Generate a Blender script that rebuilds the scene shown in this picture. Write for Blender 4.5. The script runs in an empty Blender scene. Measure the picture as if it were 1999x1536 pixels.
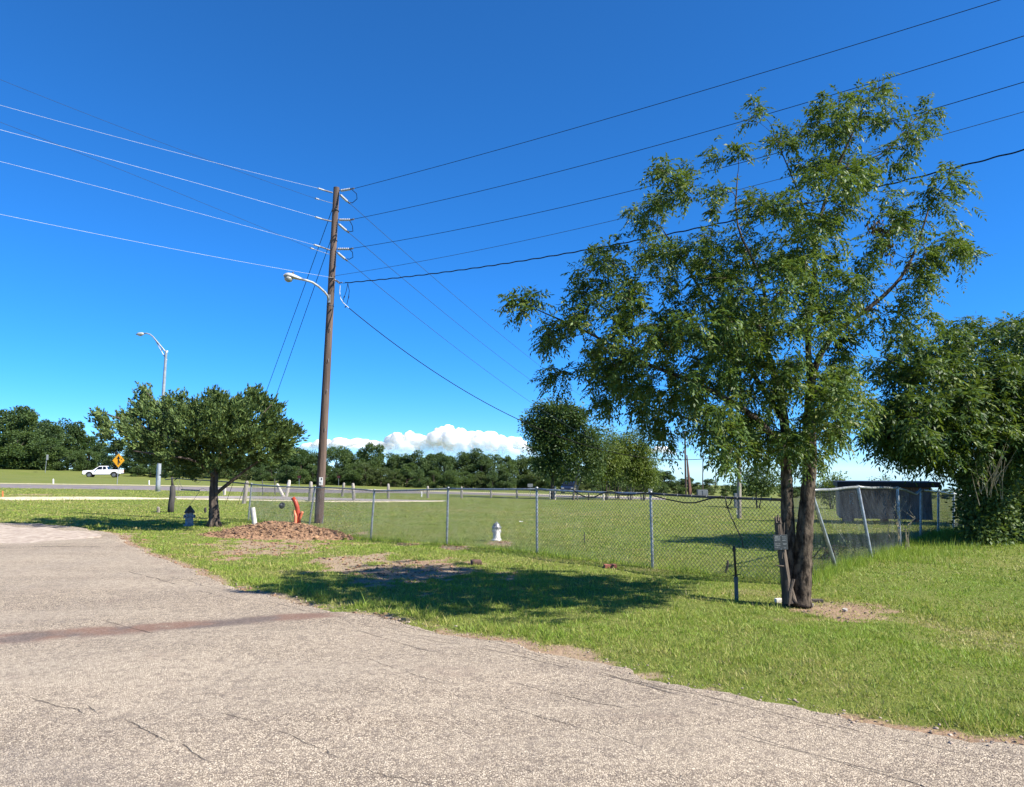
import bpy, bmesh, math, random
import numpy as np
from mathutils import Vector, Matrix

random.seed(7)
RNG = np.random.default_rng(7)
SC = bpy.context.scene
COL = SC.collection
R = math.radians

# ---------------------------------------------------------------- camera, world, sun
FPX, CX, CY, EYE = 1490.0, 999.5, 768.0, 1.6
PITCH = math.atan(147.0 / FPX)
cam_d = bpy.data.cameras.new('camera')
cam_d.sensor_fit = 'HORIZONTAL'
cam_d.sensor_width = 36.0
cam_d.lens = 36.0 * FPX / 1999.0
cam_d.clip_end = 20000
cam = bpy.data.objects.new('camera', cam_d)
COL.objects.link(cam)
cam.location = (0, 0, EYE)
cam.rotation_euler = (math.pi / 2 + PITCH, 0, 0)
SC.camera = cam

TO_SUN = Vector((1.0, -0.40, 1.0)).normalized()
SUN_EL = math.asin(TO_SUN.z)
SUN_AZ = math.atan2(TO_SUN.x, TO_SUN.y)
world = bpy.data.worlds.new('World')
SC.world = world
world.use_nodes = True
wn, wl = world.node_tree.nodes, world.node_tree.links
bgn = wn['Background']
sky = wn.new('ShaderNodeTexSky')
sky.sky_type = 'NISHITA'
sky.sun_disc = False
sky.sun_elevation = SUN_EL
sky.sun_rotation = SUN_AZ
sky.altitude = 9400
sky.air_density = 2.3
sky.dust_density = 0.0
sky.ozone_density = 10.0
hsv = wn.new('ShaderNodeHueSaturation')
hsv.inputs['Saturation'].default_value = 1.13
hsv.inputs['Value'].default_value = 1.0
wl.new(sky.outputs[0], hsv.inputs['Color'])
wl.new(hsv.outputs[0], bgn.inputs[0])
bgn.inputs[1].default_value = 0.1

sun_d = bpy.data.lights.new('sun', 'SUN')
sun_d.energy = 5.0
sun_d.angle = R(0.53)
sun_d.color = (1.0, 0.93, 0.82)
sun = bpy.data.objects.new('sun', sun_d)
COL.objects.link(sun)
sun.rotation_euler = (-TO_SUN).to_track_quat('-Z', 'Y').to_euler()
sun.location = (20, -10, 30)

SC.view_settings.view_transform = 'Standard'
SC.view_settings.look = 'None'
SC.view_settings.exposure = 1.2
SC.view_settings.gamma = 1.0
SC.view_settings.use_curve_mapping = False
SC.render.engine = 'CYCLES'


# ---------------------------------------------------------------- terrain and pixel helpers
def sstep(a, b, x):
    t = np.clip((np.asarray(x, float) - a) / (b - a), 0, 1)
    return t * t * (3 - 2 * t)


def H(x, y):
    x = np.asarray(x, float)
    y = np.asarray(y, float)
    r = np.hypot(x, y) + 1e-6
    slope = -0.028 * x - 0.0136 * y
    s = np.where(slope > 0, np.minimum(1.0, 190.0 / r), 1.0)
    z = sstep(14, 45, y) * np.maximum(slope * s, -400.0)
    z = z + 0.8 * sstep(132, 152, y) * sstep(0.3, 0.48, -x / np.maximum(y, 1.0))
    z = z - 0.11 * np.exp(-((x + 3.3) ** 2 + (y - 18.6) ** 2) / 7.0)
    z = z + 0.16 * np.exp(-((x - 10.6) ** 2 / 5.0 + (y - 17.2) ** 2 / 3.0))
    near = np.exp(-(r / 40.0) ** 2)
    z = z + near * (0.018 * np.sin(x * 1.1 + 0.7 * y) + 0.012 * np.sin(2.3 * x - 1.7 * y + 1.0) + 0.008 * np.sin(4.1 * y + 3.3 * x))
    return z


def Hf(x, y):
    return float(H(x, y))


CP, SP = math.cos(PITCH), math.sin(PITCH)


def ray(px, py):
    u, v = (px - CX) / FPX, (CY - py) / FPX
    return Vector((u, CP - v * SP, SP + v * CP))


def at(px, py, d):
    r = ray(px, py)
    return Vector((0, 0, EYE)) + r * (d / r.y)


def at_z(px, py, z):
    r = ray(px, py)
    return Vector((0, 0, EYE)) + r * ((z - EYE) / r.z)


def gnd(px, py):
    r = ray(px, py)
    z = 0.0
    p = None
    lo, hi = 1.0, 2500.0
    f = lambda d: (EYE + r.z * d / r.y) - Hf(r.x * d / r.y, d)
    d = lo
    prev = lo
    while d < hi:
        if f(d) < 0:
            break
        prev = d
        d *= 1.03
    a, b = prev, d
    for _ in range(40):
        m = 0.5 * (a + b)
        if f(m) > 0:
            a = m
        else:
            b = m
    x = r.x * a / r.y
    return Vector((x, a, Hf(x, a)))


# ---------------------------------------------------------------- materials
def new_mat(name):
    m = bpy.data.materials.new(name)
    m.use_nodes = True
    return m, m.node_tree.nodes, m.node_tree.links, m.node_tree.nodes['Principled BSDF']


def rgba(c):
    return (c[0], c[1], c[2], 1.0)


def mixc(n, l, fac, a, b, blend='MIX'):
    x = n.new('ShaderNodeMix')
    x.data_type = 'RGBA'
    x.blend_type = blend
    for sock, val in ((x.inputs[0], fac), (x.inputs[6], a), (x.inputs[7], b)):
        if hasattr(val, 'links'):
            l.new(val, sock)
        elif isinstance(val, (int, float)):
            sock.default_value = val
        else:
            sock.default_value = rgba(val)
    return x.outputs[2]


def math_n(n, l, op, a, b=None, clamp=False):
    x = n.new('ShaderNodeMath')
    x.operation = op
    x.use_clamp = clamp
    for i, v in enumerate((a, b)):
        if v is None:
            continue
        if hasattr(v, 'links'):
            l.new(v, x.inputs[i])
        else:
            x.inputs[i].default_value = v
    return x.outputs[0]


def maprange(n, l, v, a, b, c=0.0, d=1.0):
    x = n.new('ShaderNodeMapRange')
    x.interpolation_type = 'SMOOTHSTEP'
    l.new(v, x.inputs[0])
    for i, k in enumerate((a, b, c, d)):
        x.inputs[i + 1].default_value = k
    return x.outputs[0]


def noise_n(n, l, vec, scale, detail=4, rough=0.55):
    x = n.new('ShaderNodeTexNoise')
    x.inputs['Scale'].default_value = scale
    x.inputs['Detail'].default_value = detail
    x.inputs['Roughness'].default_value = rough
    if vec is not None:
        l.new(vec, x.inputs['Vector'])
    return x.outputs[0]


def mapping_n(n, l, vec, loc=(0, 0, 0), rot=(0, 0, 0), sc=(1, 1, 1), kind='POINT'):
    x = n.new('ShaderNodeMapping')
    x.vector_type = kind
    x.inputs['Location'].default_value = loc
    x.inputs['Rotation'].default_value = rot
    x.inputs['Scale'].default_value = sc
    l.new(vec, x.inputs['Vector'])
    return x.outputs[0]


def mat(name, a, b=None, scale=6.0, rough=0.7, bump=0.0, metal=0.0, stretch=(1, 1, 1), spec=0.4, bscale=None, con=(0.35, 0.65)):
    m, n, l, p = new_mat(name)
    tc = n.new('ShaderNodeTexCoord')
    v = mapping_n(n, l, tc.outputs['Object'], sc=stretch)
    if b is None:
        b = tuple(c * 0.8 for c in a)
    nz = noise_n(n, l, v, scale, 6, 0.6)
    f = maprange(n, l, nz, con[0], con[1])
    l.new(mixc(n, l, f, a, b), p.inputs['Base Color'])
    p.inputs['Roughness'].default_value = rough
    p.inputs['Metallic'].default_value = metal
    p.inputs['Specular IOR Level'].default_value = spec
    if bump:
        nb = noise_n(n, l, v, bscale or scale * 3, 5, 0.65)
        bn = n.new('ShaderNodeBump')
        bn.inputs['Strength'].default_value = bump
        bn.inputs['Distance'].default_value = 0.02
        l.new(nb, bn.inputs['Height'])
        l.new(bn.outputs[0], p.inputs['Normal'])
    return m


def foliage(name, dark, light, trans=0.3, rough=0.5, nscale=1.2, yellow=None, spec=0.35):
    m, n, l, p = new_mat(name)
    at_ = n.new('ShaderNodeAttribute')
    at_.attribute_name = 'tint'
    tc = n.new('ShaderNodeTexCoord')
    nz = noise_n(n, l, tc.outputs['Object'], nscale, 3)
    f = math_n(n, l, 'ADD', math_n(n, l, 'MULTIPLY', at_.outputs['Fac'], 0.7), math_n(n, l, 'MULTIPLY', math_n(n, l, 'SUBTRACT', nz, 0.35), 0.8), True)
    c = mixc(n, l, f, dark, light)
    if yellow is not None:
        g = maprange(n, l, at_.outputs['Fac'], 0.9, 1.0)
        c = mixc(n, l, math_n(n, l, 'MULTIPLY', g, 0.7), c, yellow)
    l.new(c, p.inputs['Base Color'])
    p.inputs['Roughness'].default_value = rough
    p.inputs['Specular IOR Level'].default_value = spec
    tr = n.new('ShaderNodeBsdfTranslucent')
    l.new(mixc(n, l, 0.5, c, (0.25, 0.35, 0.03)), tr.inputs['Color'])
    mx = n.new('ShaderNodeMixShader')
    mx.inputs[0].default_value = trans
    l.new(p.outputs[0], mx.inputs[1])
    l.new(tr.outputs[0], mx.inputs[2])
    l.new(mx.outputs[0], n['Material Output'].inputs['Surface'])
    return m


M = {}
M['leaf'] = foliage('leaf_green', (0.02, 0.052, 0.01), (0.11, 0.19, 0.032), 0.25, 0.55, 1.3, (0.2, 0.2, 0.04), 0.35)
M['pecan'] = foliage('leaf_pecan', (0.016, 0.045, 0.01), (0.065, 0.13, 0.022), 0.25, 0.55, 0.9, (0.2, 0.24, 0.05), 0.35)
M['pecan_dark'] = foliage('leaf_deep_green', (0.012, 0.04, 0.014), (0.04, 0.095, 0.03), 0.22, 0.45, 0.9)
M['cedar'] = foliage('cedar_needles', (0.02, 0.052, 0.018), (0.16, 0.225, 0.062), 0.12, 0.6, 1.6, (0.13, 0.13, 0.03), 0.25)
M['oak'] = foliage('leaf_dark_oak', (0.016, 0.045, 0.012), (0.065, 0.115, 0.026), 0.2, 0.55, 0.7)
M['willow'] = foliage('leaf_yellow_green', (0.045, 0.085, 0.012), (0.15, 0.195, 0.034), 0.3, 0.55, 0.7, (0.18, 0.2, 0.03))
M['far1'] = foliage('leaf_far_dark', (0.02, 0.048, 0.016), (0.075, 0.125, 0.036), 0.2, 0.65, 0.5)
M['far2'] = foliage('leaf_far_mid', (0.026, 0.058, 0.018), (0.095, 0.15, 0.038), 0.25, 0.65, 0.5)
M['far3'] = foliage('leaf_far_olive', (0.03, 0.055, 0.018), (0.095, 0.13, 0.04), 0.25, 0.65, 0.5)
M['vine'] = foliage('leaf_vine', (0.03, 0.07, 0.016), (0.13, 0.19, 0.06), 0.22, 0.55, 2.0, None, 0.25)
M['deadleaf'] = foliage('leaf_dead', (0.05, 0.022, 0.012), (0.12, 0.06, 0.03), 0.15, 0.7)
M['bark'] = mat('bark', (0.125, 0.1, 0.074), (0.018, 0.0145, 0.0115), 19, 0.95, 1.0, stretch=(1, 1, 0.4), bscale=26, spec=0.1)
M['bark_dark'] = mat('bark_dark', (0.07, 0.055, 0.042), (0.03, 0.024, 0.02), 8, 0.9, 0.7, stretch=(1, 1, 0.25))
M['bark_cedar'] = mat('bark_cedar', (0.13, 0.1, 0.08), (0.035, 0.027, 0.022), 14, 0.9, 0.8, stretch=(1, 1, 0.12))
M['bark_pale'] = mat('bark_pale', (0.3, 0.26, 0.2), (0.1, 0.08, 0.065), 5, 0.9, 0.5, stretch=(1, 1, 0.3))
M['deadwood'] = mat('dead_wood', (0.12, 0.095, 0.072), (0.04, 0.032, 0.026), 12, 0.9, 0.9, stretch=(1, 1, 0.15))
M['pole_wood'] = mat('pole_wood', (0.135, 0.092, 0.071), (0.07, 0.049, 0.039), 5, 0.85, 0.5, stretch=(3, 3, 0.15))
M['post_wood'] = mat('weathered_wood', (0.34, 0.31, 0.27), (0.15, 0.135, 0.115), 5, 0.9, 0.5, stretch=(2, 2, 0.3))
M['post_white'] = mat('whitewashed_wood', (0.62, 0.58, 0.5), (0.36, 0.32, 0.27), 4, 0.85, 0.4, stretch=(2, 2, 0.4))
M['post_dark'] = mat('dark_creosote_wood', (0.06, 0.055, 0.052), (0.03, 0.027, 0.027), 5, 0.85, 0.4, stretch=(2, 2, 0.3))
M['galv'] = mat('galvanised_steel', (0.36, 0.38, 0.38), (0.22, 0.235, 0.235), 14, 0.42, 0.05, 0.6, spec=0.5)
M['galv_rust'] = mat('dull_steel', (0.14, 0.135, 0.125), (0.07, 0.06, 0.052), 10, 0.6, 0.1, 0.4)
M['wire_mesh'] = mat('mesh_wire', (0.26, 0.27, 0.255), (0.12, 0.115, 0.105), 3, 0.5, 0, 0.4)
M['lampgrey'] = mat('lamp_paint', (0.42, 0.42, 0.40), (0.3, 0.3, 0.285), 6, 0.45, 0)
M['light_pole'] = mat('pole_galvanised', (0.36, 0.39, 0.42), (0.26, 0.285, 0.31), 4, 0.45, 0, 0.3)
M['lens'] = mat('lens_glass', (0.3, 0.31, 0.28), (0.22, 0.23, 0.2), 8, 0.15, 0, 0, spec=0.6)
M['insul'] = mat('white_insulator', (0.4, 0.41, 0.41), (0.3, 0.31, 0.32), 20, 0.35, 0)
M['insul_dark'] = mat('grey_insulator', (0.16, 0.16, 0.17), (0.1, 0.1, 0.11), 20, 0.4, 0)
M['steel'] = mat('hardware_steel', (0.2, 0.2, 0.21), (0.08, 0.08, 0.085), 20, 0.5, 0, 0.6)
M['wire_dark'] = mat('dark_cable', (0.018, 0.018, 0.02), (0.012, 0.012, 0.013), 3, 0.9, 0, spec=0.05)
M['wire_alu'] = mat('bright_cable', (0.5, 0.54, 0.58), (0.4, 0.43, 0.46), 3, 0.5, 0, 0.1)
M['wire_thin'] = mat('thin_cable', (0.05, 0.065, 0.09), (0.035, 0.045, 0.06), 3, 0.9, 0, spec=0.05)
M['white_tag'] = mat('white_plate', (0.75, 0.75, 0.74), (0.65, 0.65, 0.64), 10, 0.5, 0)
M['black'] = mat('black_plastic', (0.012, 0.012, 0.013), (0.02, 0.02, 0.021), 10, 0.45, 0)
M['pvc'] = mat('white_pipe', (0.5, 0.49, 0.46), (0.36, 0.35, 0.32), 8, 0.5, 0.05)
M['orange'] = mat('orange_duct', (0.4, 0.062, 0.026), (0.26, 0.04, 0.018), 6, 0.4, 0.03)
M['orange_pale'] = mat('faded_orange', (0.6, 0.2, 0.1), (0.45, 0.12, 0.06), 6, 0.5, 0.03)
M['hyd_white'] = mat('hydrant_white', (0.72, 0.72, 0.69), (0.3, 0.29, 0.27), 14, 0.5, 0.2, con=(0.5, 0.72))
M['hyd_silver'] = mat('hydrant_silver', (0.42, 0.43, 0.44), (0.1, 0.1, 0.11), 16, 0.4, 0.2, 0.5)
M['hyd_dark'] = mat('hydrant_dark', (0.05, 0.035, 0.025), (0.1, 0.07, 0.045), 12, 0.6, 0.2)
M['hyd_grey'] = mat('hydrant_grey', (0.4, 0.38, 0.4), (0.25, 0.23, 0.24), 12, 0.6, 0.2)
M['pipe_teal'] = mat('grey_blue_sleeve', (0.09, 0.115, 0.125), (0.06, 0.075, 0.08), 12, 0.55, 0.1)
M['pipe_dark'] = mat('old_iron_pipe', (0.06, 0.055, 0.045), (0.03, 0.027, 0.024), 12, 0.6, 0.2, 0.3)
M['brick'] = mat('brick_red', (0.3, 0.11, 0.075), (0.2, 0.075, 0.05), 20, 0.85, 0.4)
M['stone'] = mat('stone', (0.36, 0.33, 0.29), (0.22, 0.2, 0.175), 10, 0.85, 0.6)
M['stone_dark'] = mat('dark_wood_chip', (0.12, 0.1, 0.085), (0.06, 0.05, 0.042), 12, 0.9, 0.6)
M['white_block'] = mat('white_block', (0.7, 0.68, 0.6), (0.55, 0.53, 0.46), 10, 0.8, 0.2)
M['shed'] = mat('brown_cladding', (0.27, 0.16, 0.13), (0.19, 0.115, 0.096), 2.5, 0.6, 0.1, stretch=(6, 1, 0.3))
M['shed_roof'] = mat('black_roof', (0.018, 0.013, 0.013), (0.012, 0.01, 0.01), 4, 0.7, 0)
M['shed_trim'] = mat('pale_trim', (0.32, 0.27, 0.22), (0.22, 0.18, 0.15), 4, 0.7, 0)
M['chalk'] = mat('chalk_paint', (0.4, 0.45, 0.46), (0.2, 0.22, 0.23), 14, 0.8, 0)
M['truck_white'] = mat('white_car_paint', (0.82, 0.83, 0.83), (0.8, 0.8, 0.8), 3, 0.25, 0, 0, spec=0.6)
M['car_dark'] = mat('dark_blue_paint', (0.012, 0.018, 0.035), (0.01, 0.014, 0.028), 3, 0.25, 0, 0, spec=0.6)
M['glass'] = mat('dark_glass', (0.01, 0.011, 0.013), (0.008, 0.009, 0.01), 3, 0.08, 0, 0, spec=0.7)
M['tyre'] = mat('tyre_rubber', (0.015, 0.015, 0.015), (0.022, 0.021, 0.02), 12, 0.8, 0)
M['rim'] = mat('wheel_rim', (0.28, 0.28, 0.29), (0.18, 0.18, 0.19), 8, 0.35, 0, 0.7)
M['grille'] = mat('grille_dark', (0.03, 0.032, 0.036), (0.02, 0.02, 0.023), 20, 0.4, 0)
M['headlight'] = mat('headlight_glass', (0.7, 0.7, 0.66), (0.6, 0.6, 0.57), 8, 0.2, 0)
M['taillight'] = mat('tail_red', (0.4, 0.02, 0.015), (0.3, 0.015, 0.01), 8, 0.3, 0)
M['sign_yellow'] = mat('sign_yellow', (0.75, 0.36, 0.012), (0.7, 0.33, 0.01), 3, 0.5, 0)
M['sign_black'] = mat('sign_black', (0.012, 0.012, 0.012), (0.015, 0.015, 0.015), 3, 0.5, 0)
M['sign_back'] = mat('sign_back_grey', (0.3, 0.32, 0.33), (0.22, 0.235, 0.24), 3, 0.5, 0, 0.4)
M['sign_red'] = mat('sign_maroon', (0.07, 0.016, 0.02), (0.05, 0.012, 0.015), 3, 0.6, 0)
M['stake_orange'] = mat('marker_orange', (0.6, 0.15, 0.04), (0.5, 0.12, 0.03), 3, 0.6, 0)
M['signplate'] = mat('grey_plate', (0.06, 0.068, 0.068), (0.04, 0.048, 0.048), 9, 0.5, 0)
M['signmark'] = mat('faded_print', (0.17, 0.19, 0.19), (0.08, 0.09, 0.09), 60, 0.6, 0, con=(0.42, 0.58))
M['box_grey'] = mat('grey_box', (0.17, 0.185, 0.2), (0.12, 0.13, 0.145), 3, 0.5, 0)
M['straw'] = mat('dry_stalk', (0.36, 0.31, 0.2), (0.24, 0.2, 0.13), 8, 0.8, 0)
M['clod'] = mat('red_clay', (0.33, 0.2, 0.115), (0.15, 0.088, 0.052), 12, 0.95, 0.9, bscale=30)
M['clod_dark'] = mat('dark_clay', (0.14, 0.08, 0.055), (0.07, 0.045, 0.032), 9, 0.95, 0.8)
M['gravel'] = mat('loose_gravel', (0.42, 0.34, 0.27), (0.2, 0.155, 0.12), 9, 0.9, 0.3)


# ---------------------------------------------------------------- mesh builder
class MB:
    def __init__(s):
        s.v, s.f = [], []

    def quadbox(s, c, sz, rot=None):
        hx, hy, hz = sz[0] / 2, sz[1] / 2, sz[2] / 2
        o = len(s.v)
        mtx = rot or Matrix.Identity(3)
        for dx, dy, dz in ((-1, -1, -1), (1, -1, -1), (1, 1, -1), (-1, 1, -1), (-1, -1, 1), (1, -1, 1), (1, 1, 1), (-1, 1, 1)):
            s.v.append(tuple(Vector(c) + mtx @ Vector((dx * hx, dy * hy, dz * hz))))
        for q in ((0, 3, 2, 1), (4, 5, 6, 7), (0, 1, 5, 4), (1, 2, 6, 5), (2, 3, 7, 6), (3, 0, 4, 7)):
            s.f.append(tuple(o + i for i in q))
        return s

    def tube(s, pts, rad, sides=8, caps=True, wob=0.0):
        pts = [Vector(p) for p in pts]
        if not hasattr(rad, '__len__'):
            rad = [rad] * len(pts)
        o = len(s.v)
        up = None
        for i, p in enumerate(pts):
            a = pts[max(0, i - 1)]
            b = pts[min(len(pts) - 1, i + 1)]
            t = (b - a).normalized() if (b - a).length > 1e-9 else Vector((0, 0, 1))
            if up is None:
                up = t.orthogonal().normalized()
            else:
                up = (up - t * up.dot(t))
                up = up.normalized() if up.length > 1e-6 else t.orthogonal().normalized()
            w = t.cross(up)
            for k in range(sides):
                an = 2 * math.pi * k / sides
                rr = rad[i] * (1 + (random.uniform(-wob, wob) if wob else 0))
                s.v.append(tuple(p + (up * math.cos(an) + w * math.sin(an)) * rr))
        for i in range(len(pts) - 1):
            for k in range(sides):
                k2 = (k + 1) % sides
                s.f.append((o + i * sides + k, o + i * sides + k2, o + (i + 1) * sides + k2, o + (i + 1) * sides + k))
        if caps and sides > 2:
            s.f.append(tuple(o + k for k in reversed(range(sides))))
            e = o + (len(pts) - 1) * sides
            s.f.append(tuple(e + k for k in range(sides)))
        return s

    def lathe(s, base, prof, sides=16, axis=None):
        ax = Vector(axis or (0, 0, 1)).normalized()
        return s.tube([Vector(base) + ax * z for r, z in prof], [max(r, 1e-4) for r, z in prof], sides)

    def prism(s, poly, y0, y1):
        """polygon in local x,z extruded along y"""
        o = len(s.v)
        n = len(poly)
        for y in (y0, y1):
            for x, z in poly:
                s.v.append((x, y, z))
        s.f.append(tuple(o + i for i in range(n)))
        s.f.append(tuple(o + n + i for i in reversed(range(n))))
        for i in range(n):
            j = (i + 1) % n
            s.f.append((o + j, o + i, o + n + i, o + n + j))
        return s

    def quad(s, a, b, c, d):
        o = len(s.v)
        s.v += [tuple(a), tuple(b), tuple(c), tuple(d)]
        s.f.append((o, o + 1, o + 2, o + 3))
        return s

    def build(s, name, material, parent=None, smooth=False, bevel=0.0, local=True):
        me = bpy.data.meshes.new(name)
        vs = s.v
        me.from_pydata(vs, [], s.f)
        me.materials.append(M[material] if isinstance(material, str) else material)
        if smooth:
            for p in me.polygons:
                p.use_smooth = True
        ob = bpy.data.objects.new(name, me)
        COL.objects.link(ob)
        if parent is not None:
            ob.parent = parent
            if not local:
                # vertices were given in world space: move them to the parent's frame
                mw = parent_world(parent)
                me.transform(mw.inverted())
        if bevel:
            bm = bmesh.new()
            bm.from_mesh(me)
            bmesh.ops.remove_doubles(bm, verts=bm.verts, dist=1e-5)
            bmesh.ops.recalc_face_normals(bm, faces=bm.faces)
            bmesh.ops.bevel(bm, geom=[e for e in bm.edges if e.calc_face_angle(0) > 0.5], offset=bevel, segments=2, affect='EDGES', profile=0.5)
            bm.to_mesh(me)
            bm.free()
        return ob


def parent_world(ob):
    m = ob.matrix_basis.copy()
    if ob.parent:
        m = parent_world(ob.parent) @ m
    return m


def np_mesh(name, verts, faces, material, parent=None, tint=None, smooth=False, attrs=None):
    """verts (N,3), faces (K,3|4): fast mesh for the big ones; world space, moved into the parent's frame"""
    verts = np.asarray(verts, np.float32)
    faces = np.asarray(faces, np.int32)
    if parent is not None:
        inv = np.array(parent_world(parent).inverted(), np.float32)
        verts = verts @ inv[:3, :3].T + inv[:3, 3]
    me = bpy.data.meshes.new(name)
    k = faces.shape[1]
    me.vertices.add(len(verts))
    me.vertices.foreach_set('co', verts.ravel())
    me.loops.add(faces.size)
    me.loops.foreach_set('vertex_index', faces.ravel())
    me.polygons.add(len(faces))
    me.polygons.foreach_set('loop_start', np.arange(0, faces.size, k, dtype=np.int32))
    if smooth:
        me.polygons.foreach_set('use_smooth', np.ones(len(faces), bool))
    for nm, arr in (attrs or {}).items():
        a = me.attributes.new(nm, 'FLOAT', 'POINT')
        a.data.foreach_set('value', np.asarray(arr, np.float32))
    if tint is not None:
        a = me.attributes.new('tint', 'FLOAT', 'POINT')
        a.data.foreach_set('value', np.asarray(tint, np.float32))
    me.update(calc_edges=True)
    me.materials.append(M[material] if isinstance(material, str) else material)
    ob = bpy.data.objects.new(name, me)
    COL.objects.link(ob)
    if parent is not None:
        ob.parent = parent
    return ob


def tag(o, label=None, cat=None, group=None, kind=None):
    if label:
        o['label'] = label
    if cat:
        o['category'] = cat
    if group:
        o['group'] = group
    if kind:
        o['kind'] = kind
    return o


def thing(name, label, cat, loc=(0, 0, 0), rotz=0.0, group=None):
    o = bpy.data.objects.new(name, None)
    o.empty_display_size = 0.2
    COL.objects.link(o)
    o.location = loc
    o.rotation_euler = (0, 0, rotz)
    return tag(o, label, cat, group)


def copy_tree(o, parent=None):
    c = o.copy()
    COL.objects.link(c)
    c.parent = parent
    for ch in [x for x in bpy.data.objects if x.parent == o]:
        copy_tree(ch, c)
    return c


# ---------------------------------------------------------------- ground
PATCH = []


def patch(cx, cy, hw, hh, s):
    c = gnd(cx, cy)
    rx = abs(gnd(cx + hw, cy).x - c.x)
    ry = abs(gnd(cx, cy - hh).y - gnd(cx, cy + hh).y) / 2
    PATCH.append((c.x, c.y, rx, ry, s))


for a in [(525, 1066, 150, 20, 1.0), (545, 1040, 150, 12, .9), (450, 1075, 50, 7, .5), (690, 1094, 95, 15, .95), (815, 1116, 130, 25, 1.0), (760, 1105, 140, 19, .95),
          (890, 1068, 34, 6, .9), (932, 1100, 26, 5, .9), (975, 1063, 26, 6, .8), (800, 1062, 40, 4, .6), (1650, 1196, 115, 27, .8), (1560, 1178, 60, 13, .7),
          (1790, 1215, 60, 18, .5), (1905, 1250, 90, 35, .42), (1960, 1190, 70, 25, .35), (1760, 1120, 50, 12, .4), (1470, 1156, 60, 8, .45),
          (1125, 1275, 75, 15, .9), (1380, 1345, 60, 10, .7), (1700, 1418, 110, 12, .7), (1270, 1318, 50, 10, .7), (1850, 1438, 70, 8, .6), (1030, 1262, 40, 6, .6),
          (160, 1050, 130, 11, .8), (300, 1085, 60, 8, .6), (660, 1178, 70, 6, .5), (270, 1058, 60, 6, .5), (60, 966, 90, 2.2, .8),
          (1300, 1112, 160, 5, .45), (1150, 1096, 120, 4, .35), (470, 1100, 70, 6, .35), (1840, 1320, 80, 24, .2), (600, 1120, 90, 9, .3)]:
    patch(*a)


def vnoise(x, y, seed=0):
    """cheap smooth value noise, vectorised"""
    xi, yi = np.floor(x).astype(np.int64), np.floor(y).astype(np.int64)
    xf, yf = x - xi, y - yi
    u, v = xf * xf * (3 - 2 * xf), yf * yf * (3 - 2 * yf)

    def h(a, b):
        n = (a * 374761393 + b * 668265263 + seed * 2147483) & 0x7fffffff
        n = ((n ^ (n >> 13)) * 1274126177) & 0x7fffffff
        return ((n ^ (n >> 16)) & 0xffff) / 65535.0
    return (h(xi, yi) * (1 - u) + h(xi + 1, yi) * u) * (1 - v) + (h(xi, yi + 1) * (1 - u) + h(xi + 1, yi + 1) * u) * v


def fbm(x, y, seed=0):
    return 0.5 * vnoise(x, y, seed) + 0.28 * vnoise(x * 2.1, y * 2.1, seed + 1) + 0.14 * vnoise(x * 4.3, y * 4.3, seed + 2) + 0.08 * vnoise(x * 9, y * 9, seed + 3)


EU = np.array([0.707, -0.707])
EV = np.array([-0.707, -0.707])
edge_px = [(-500, 1011), (-200, 1017), (0, 1021), (60, 1022), (150, 1029), (225, 1046), (250, 1064), (330, 1098), (400, 1126), (480, 1153), (560, 1172), (640, 1189), (760, 1214),
           (900, 1246), (1060, 1272), (1200, 1308), (1350, 1348), (1500, 1372), (1650, 1405), (1800, 1436), (1999, 1454), (2300, 1500), (2900, 1640)]
eu, ev = [], []
for q in edge_px:
    g = gnd(*q)
    eu.append(g.x * EU[0] + g.y * EU[1])
    ev.append(g.x * EV[0] + g.y * EV[1])
eu, ev = np.array(eu), np.array(ev)
o_ = np.argsort(eu)
eu, ev = eu[o_], ev[o_]


def road_edge(u):
    w = (fbm(u * 1.3, u * 0 + 3.3, 21) - 0.5) * 0.34 + (fbm(u * 6.5, u * 0 + 8.1, 31) - 0.5) * 0.16
    return np.interp(u, eu, ev) + w


def road_depth(x, y):
    """>0 inside the road, metres from its edge across the road"""
    u = x * EU[0] + y * EU[1]
    v = x * EV[0] + y * EV[1]
    return v - road_edge(u)


def dirt(x, y):
    m = np.zeros_like(np.asarray(x, float))
    m = 0.9 * np.exp(-((road_depth(x, y) + 0.05) / 0.2) ** 2) * sstep(0.32, 0.55, fbm(x * 0.9, y * 0.9, 51))
    wob = (fbm(x * 1.8, y * 1.8, 5) - 0.5) * 1.9 + (fbm(x * 6.0, y * 6.0, 6) - 0.5) * 1.2
    for cx, cy, rx, ry, s in PATCH:
        d = np.hypot((x - cx) / rx, (y - cy) / ry) + wob
        m = np.maximum(m, s * (1 - sstep(0.4, 1.2, d)))
    return m


def grid_axis(a, b, fine, lo, hi, growth=1.16):
    mid = list(np.arange(a, b + 1e-6, fine))
    out, st, x = [], fine, b
    while x < hi:
        st *= growth
        x += st
        out.append(x)
    neg, st, x = [], fine, a
    while x > lo:
        st *= growth
        x -= st
        neg.append(x)
    return np.array(neg[::-1] + mid + out)


gx = grid_axis(-16, 12, 0.11, -5000, 5000)
gy = grid_axis(3.0, 26, 0.11, -60, 6000)
GX, GY = np.meshgrid(gx, gy)
vx, vy = GX.ravel(), GY.ravel()
dm = dirt(vx, vy)
vz = H(vx, vy) - 0.012 * dm + 0.02 * dm * (fbm(vx * 5, vy * 5, 9) - 0.5)
nx, ny = len(gx), len(gy)
idx = np.arange(nx * ny).reshape(ny, nx)
gf = np.stack([idx[:-1, :-1].ravel(), idx[:-1, 1:].ravel(), idx[1:, 1:].ravel(), idx[1:, :-1].ravel()], 1)

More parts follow.
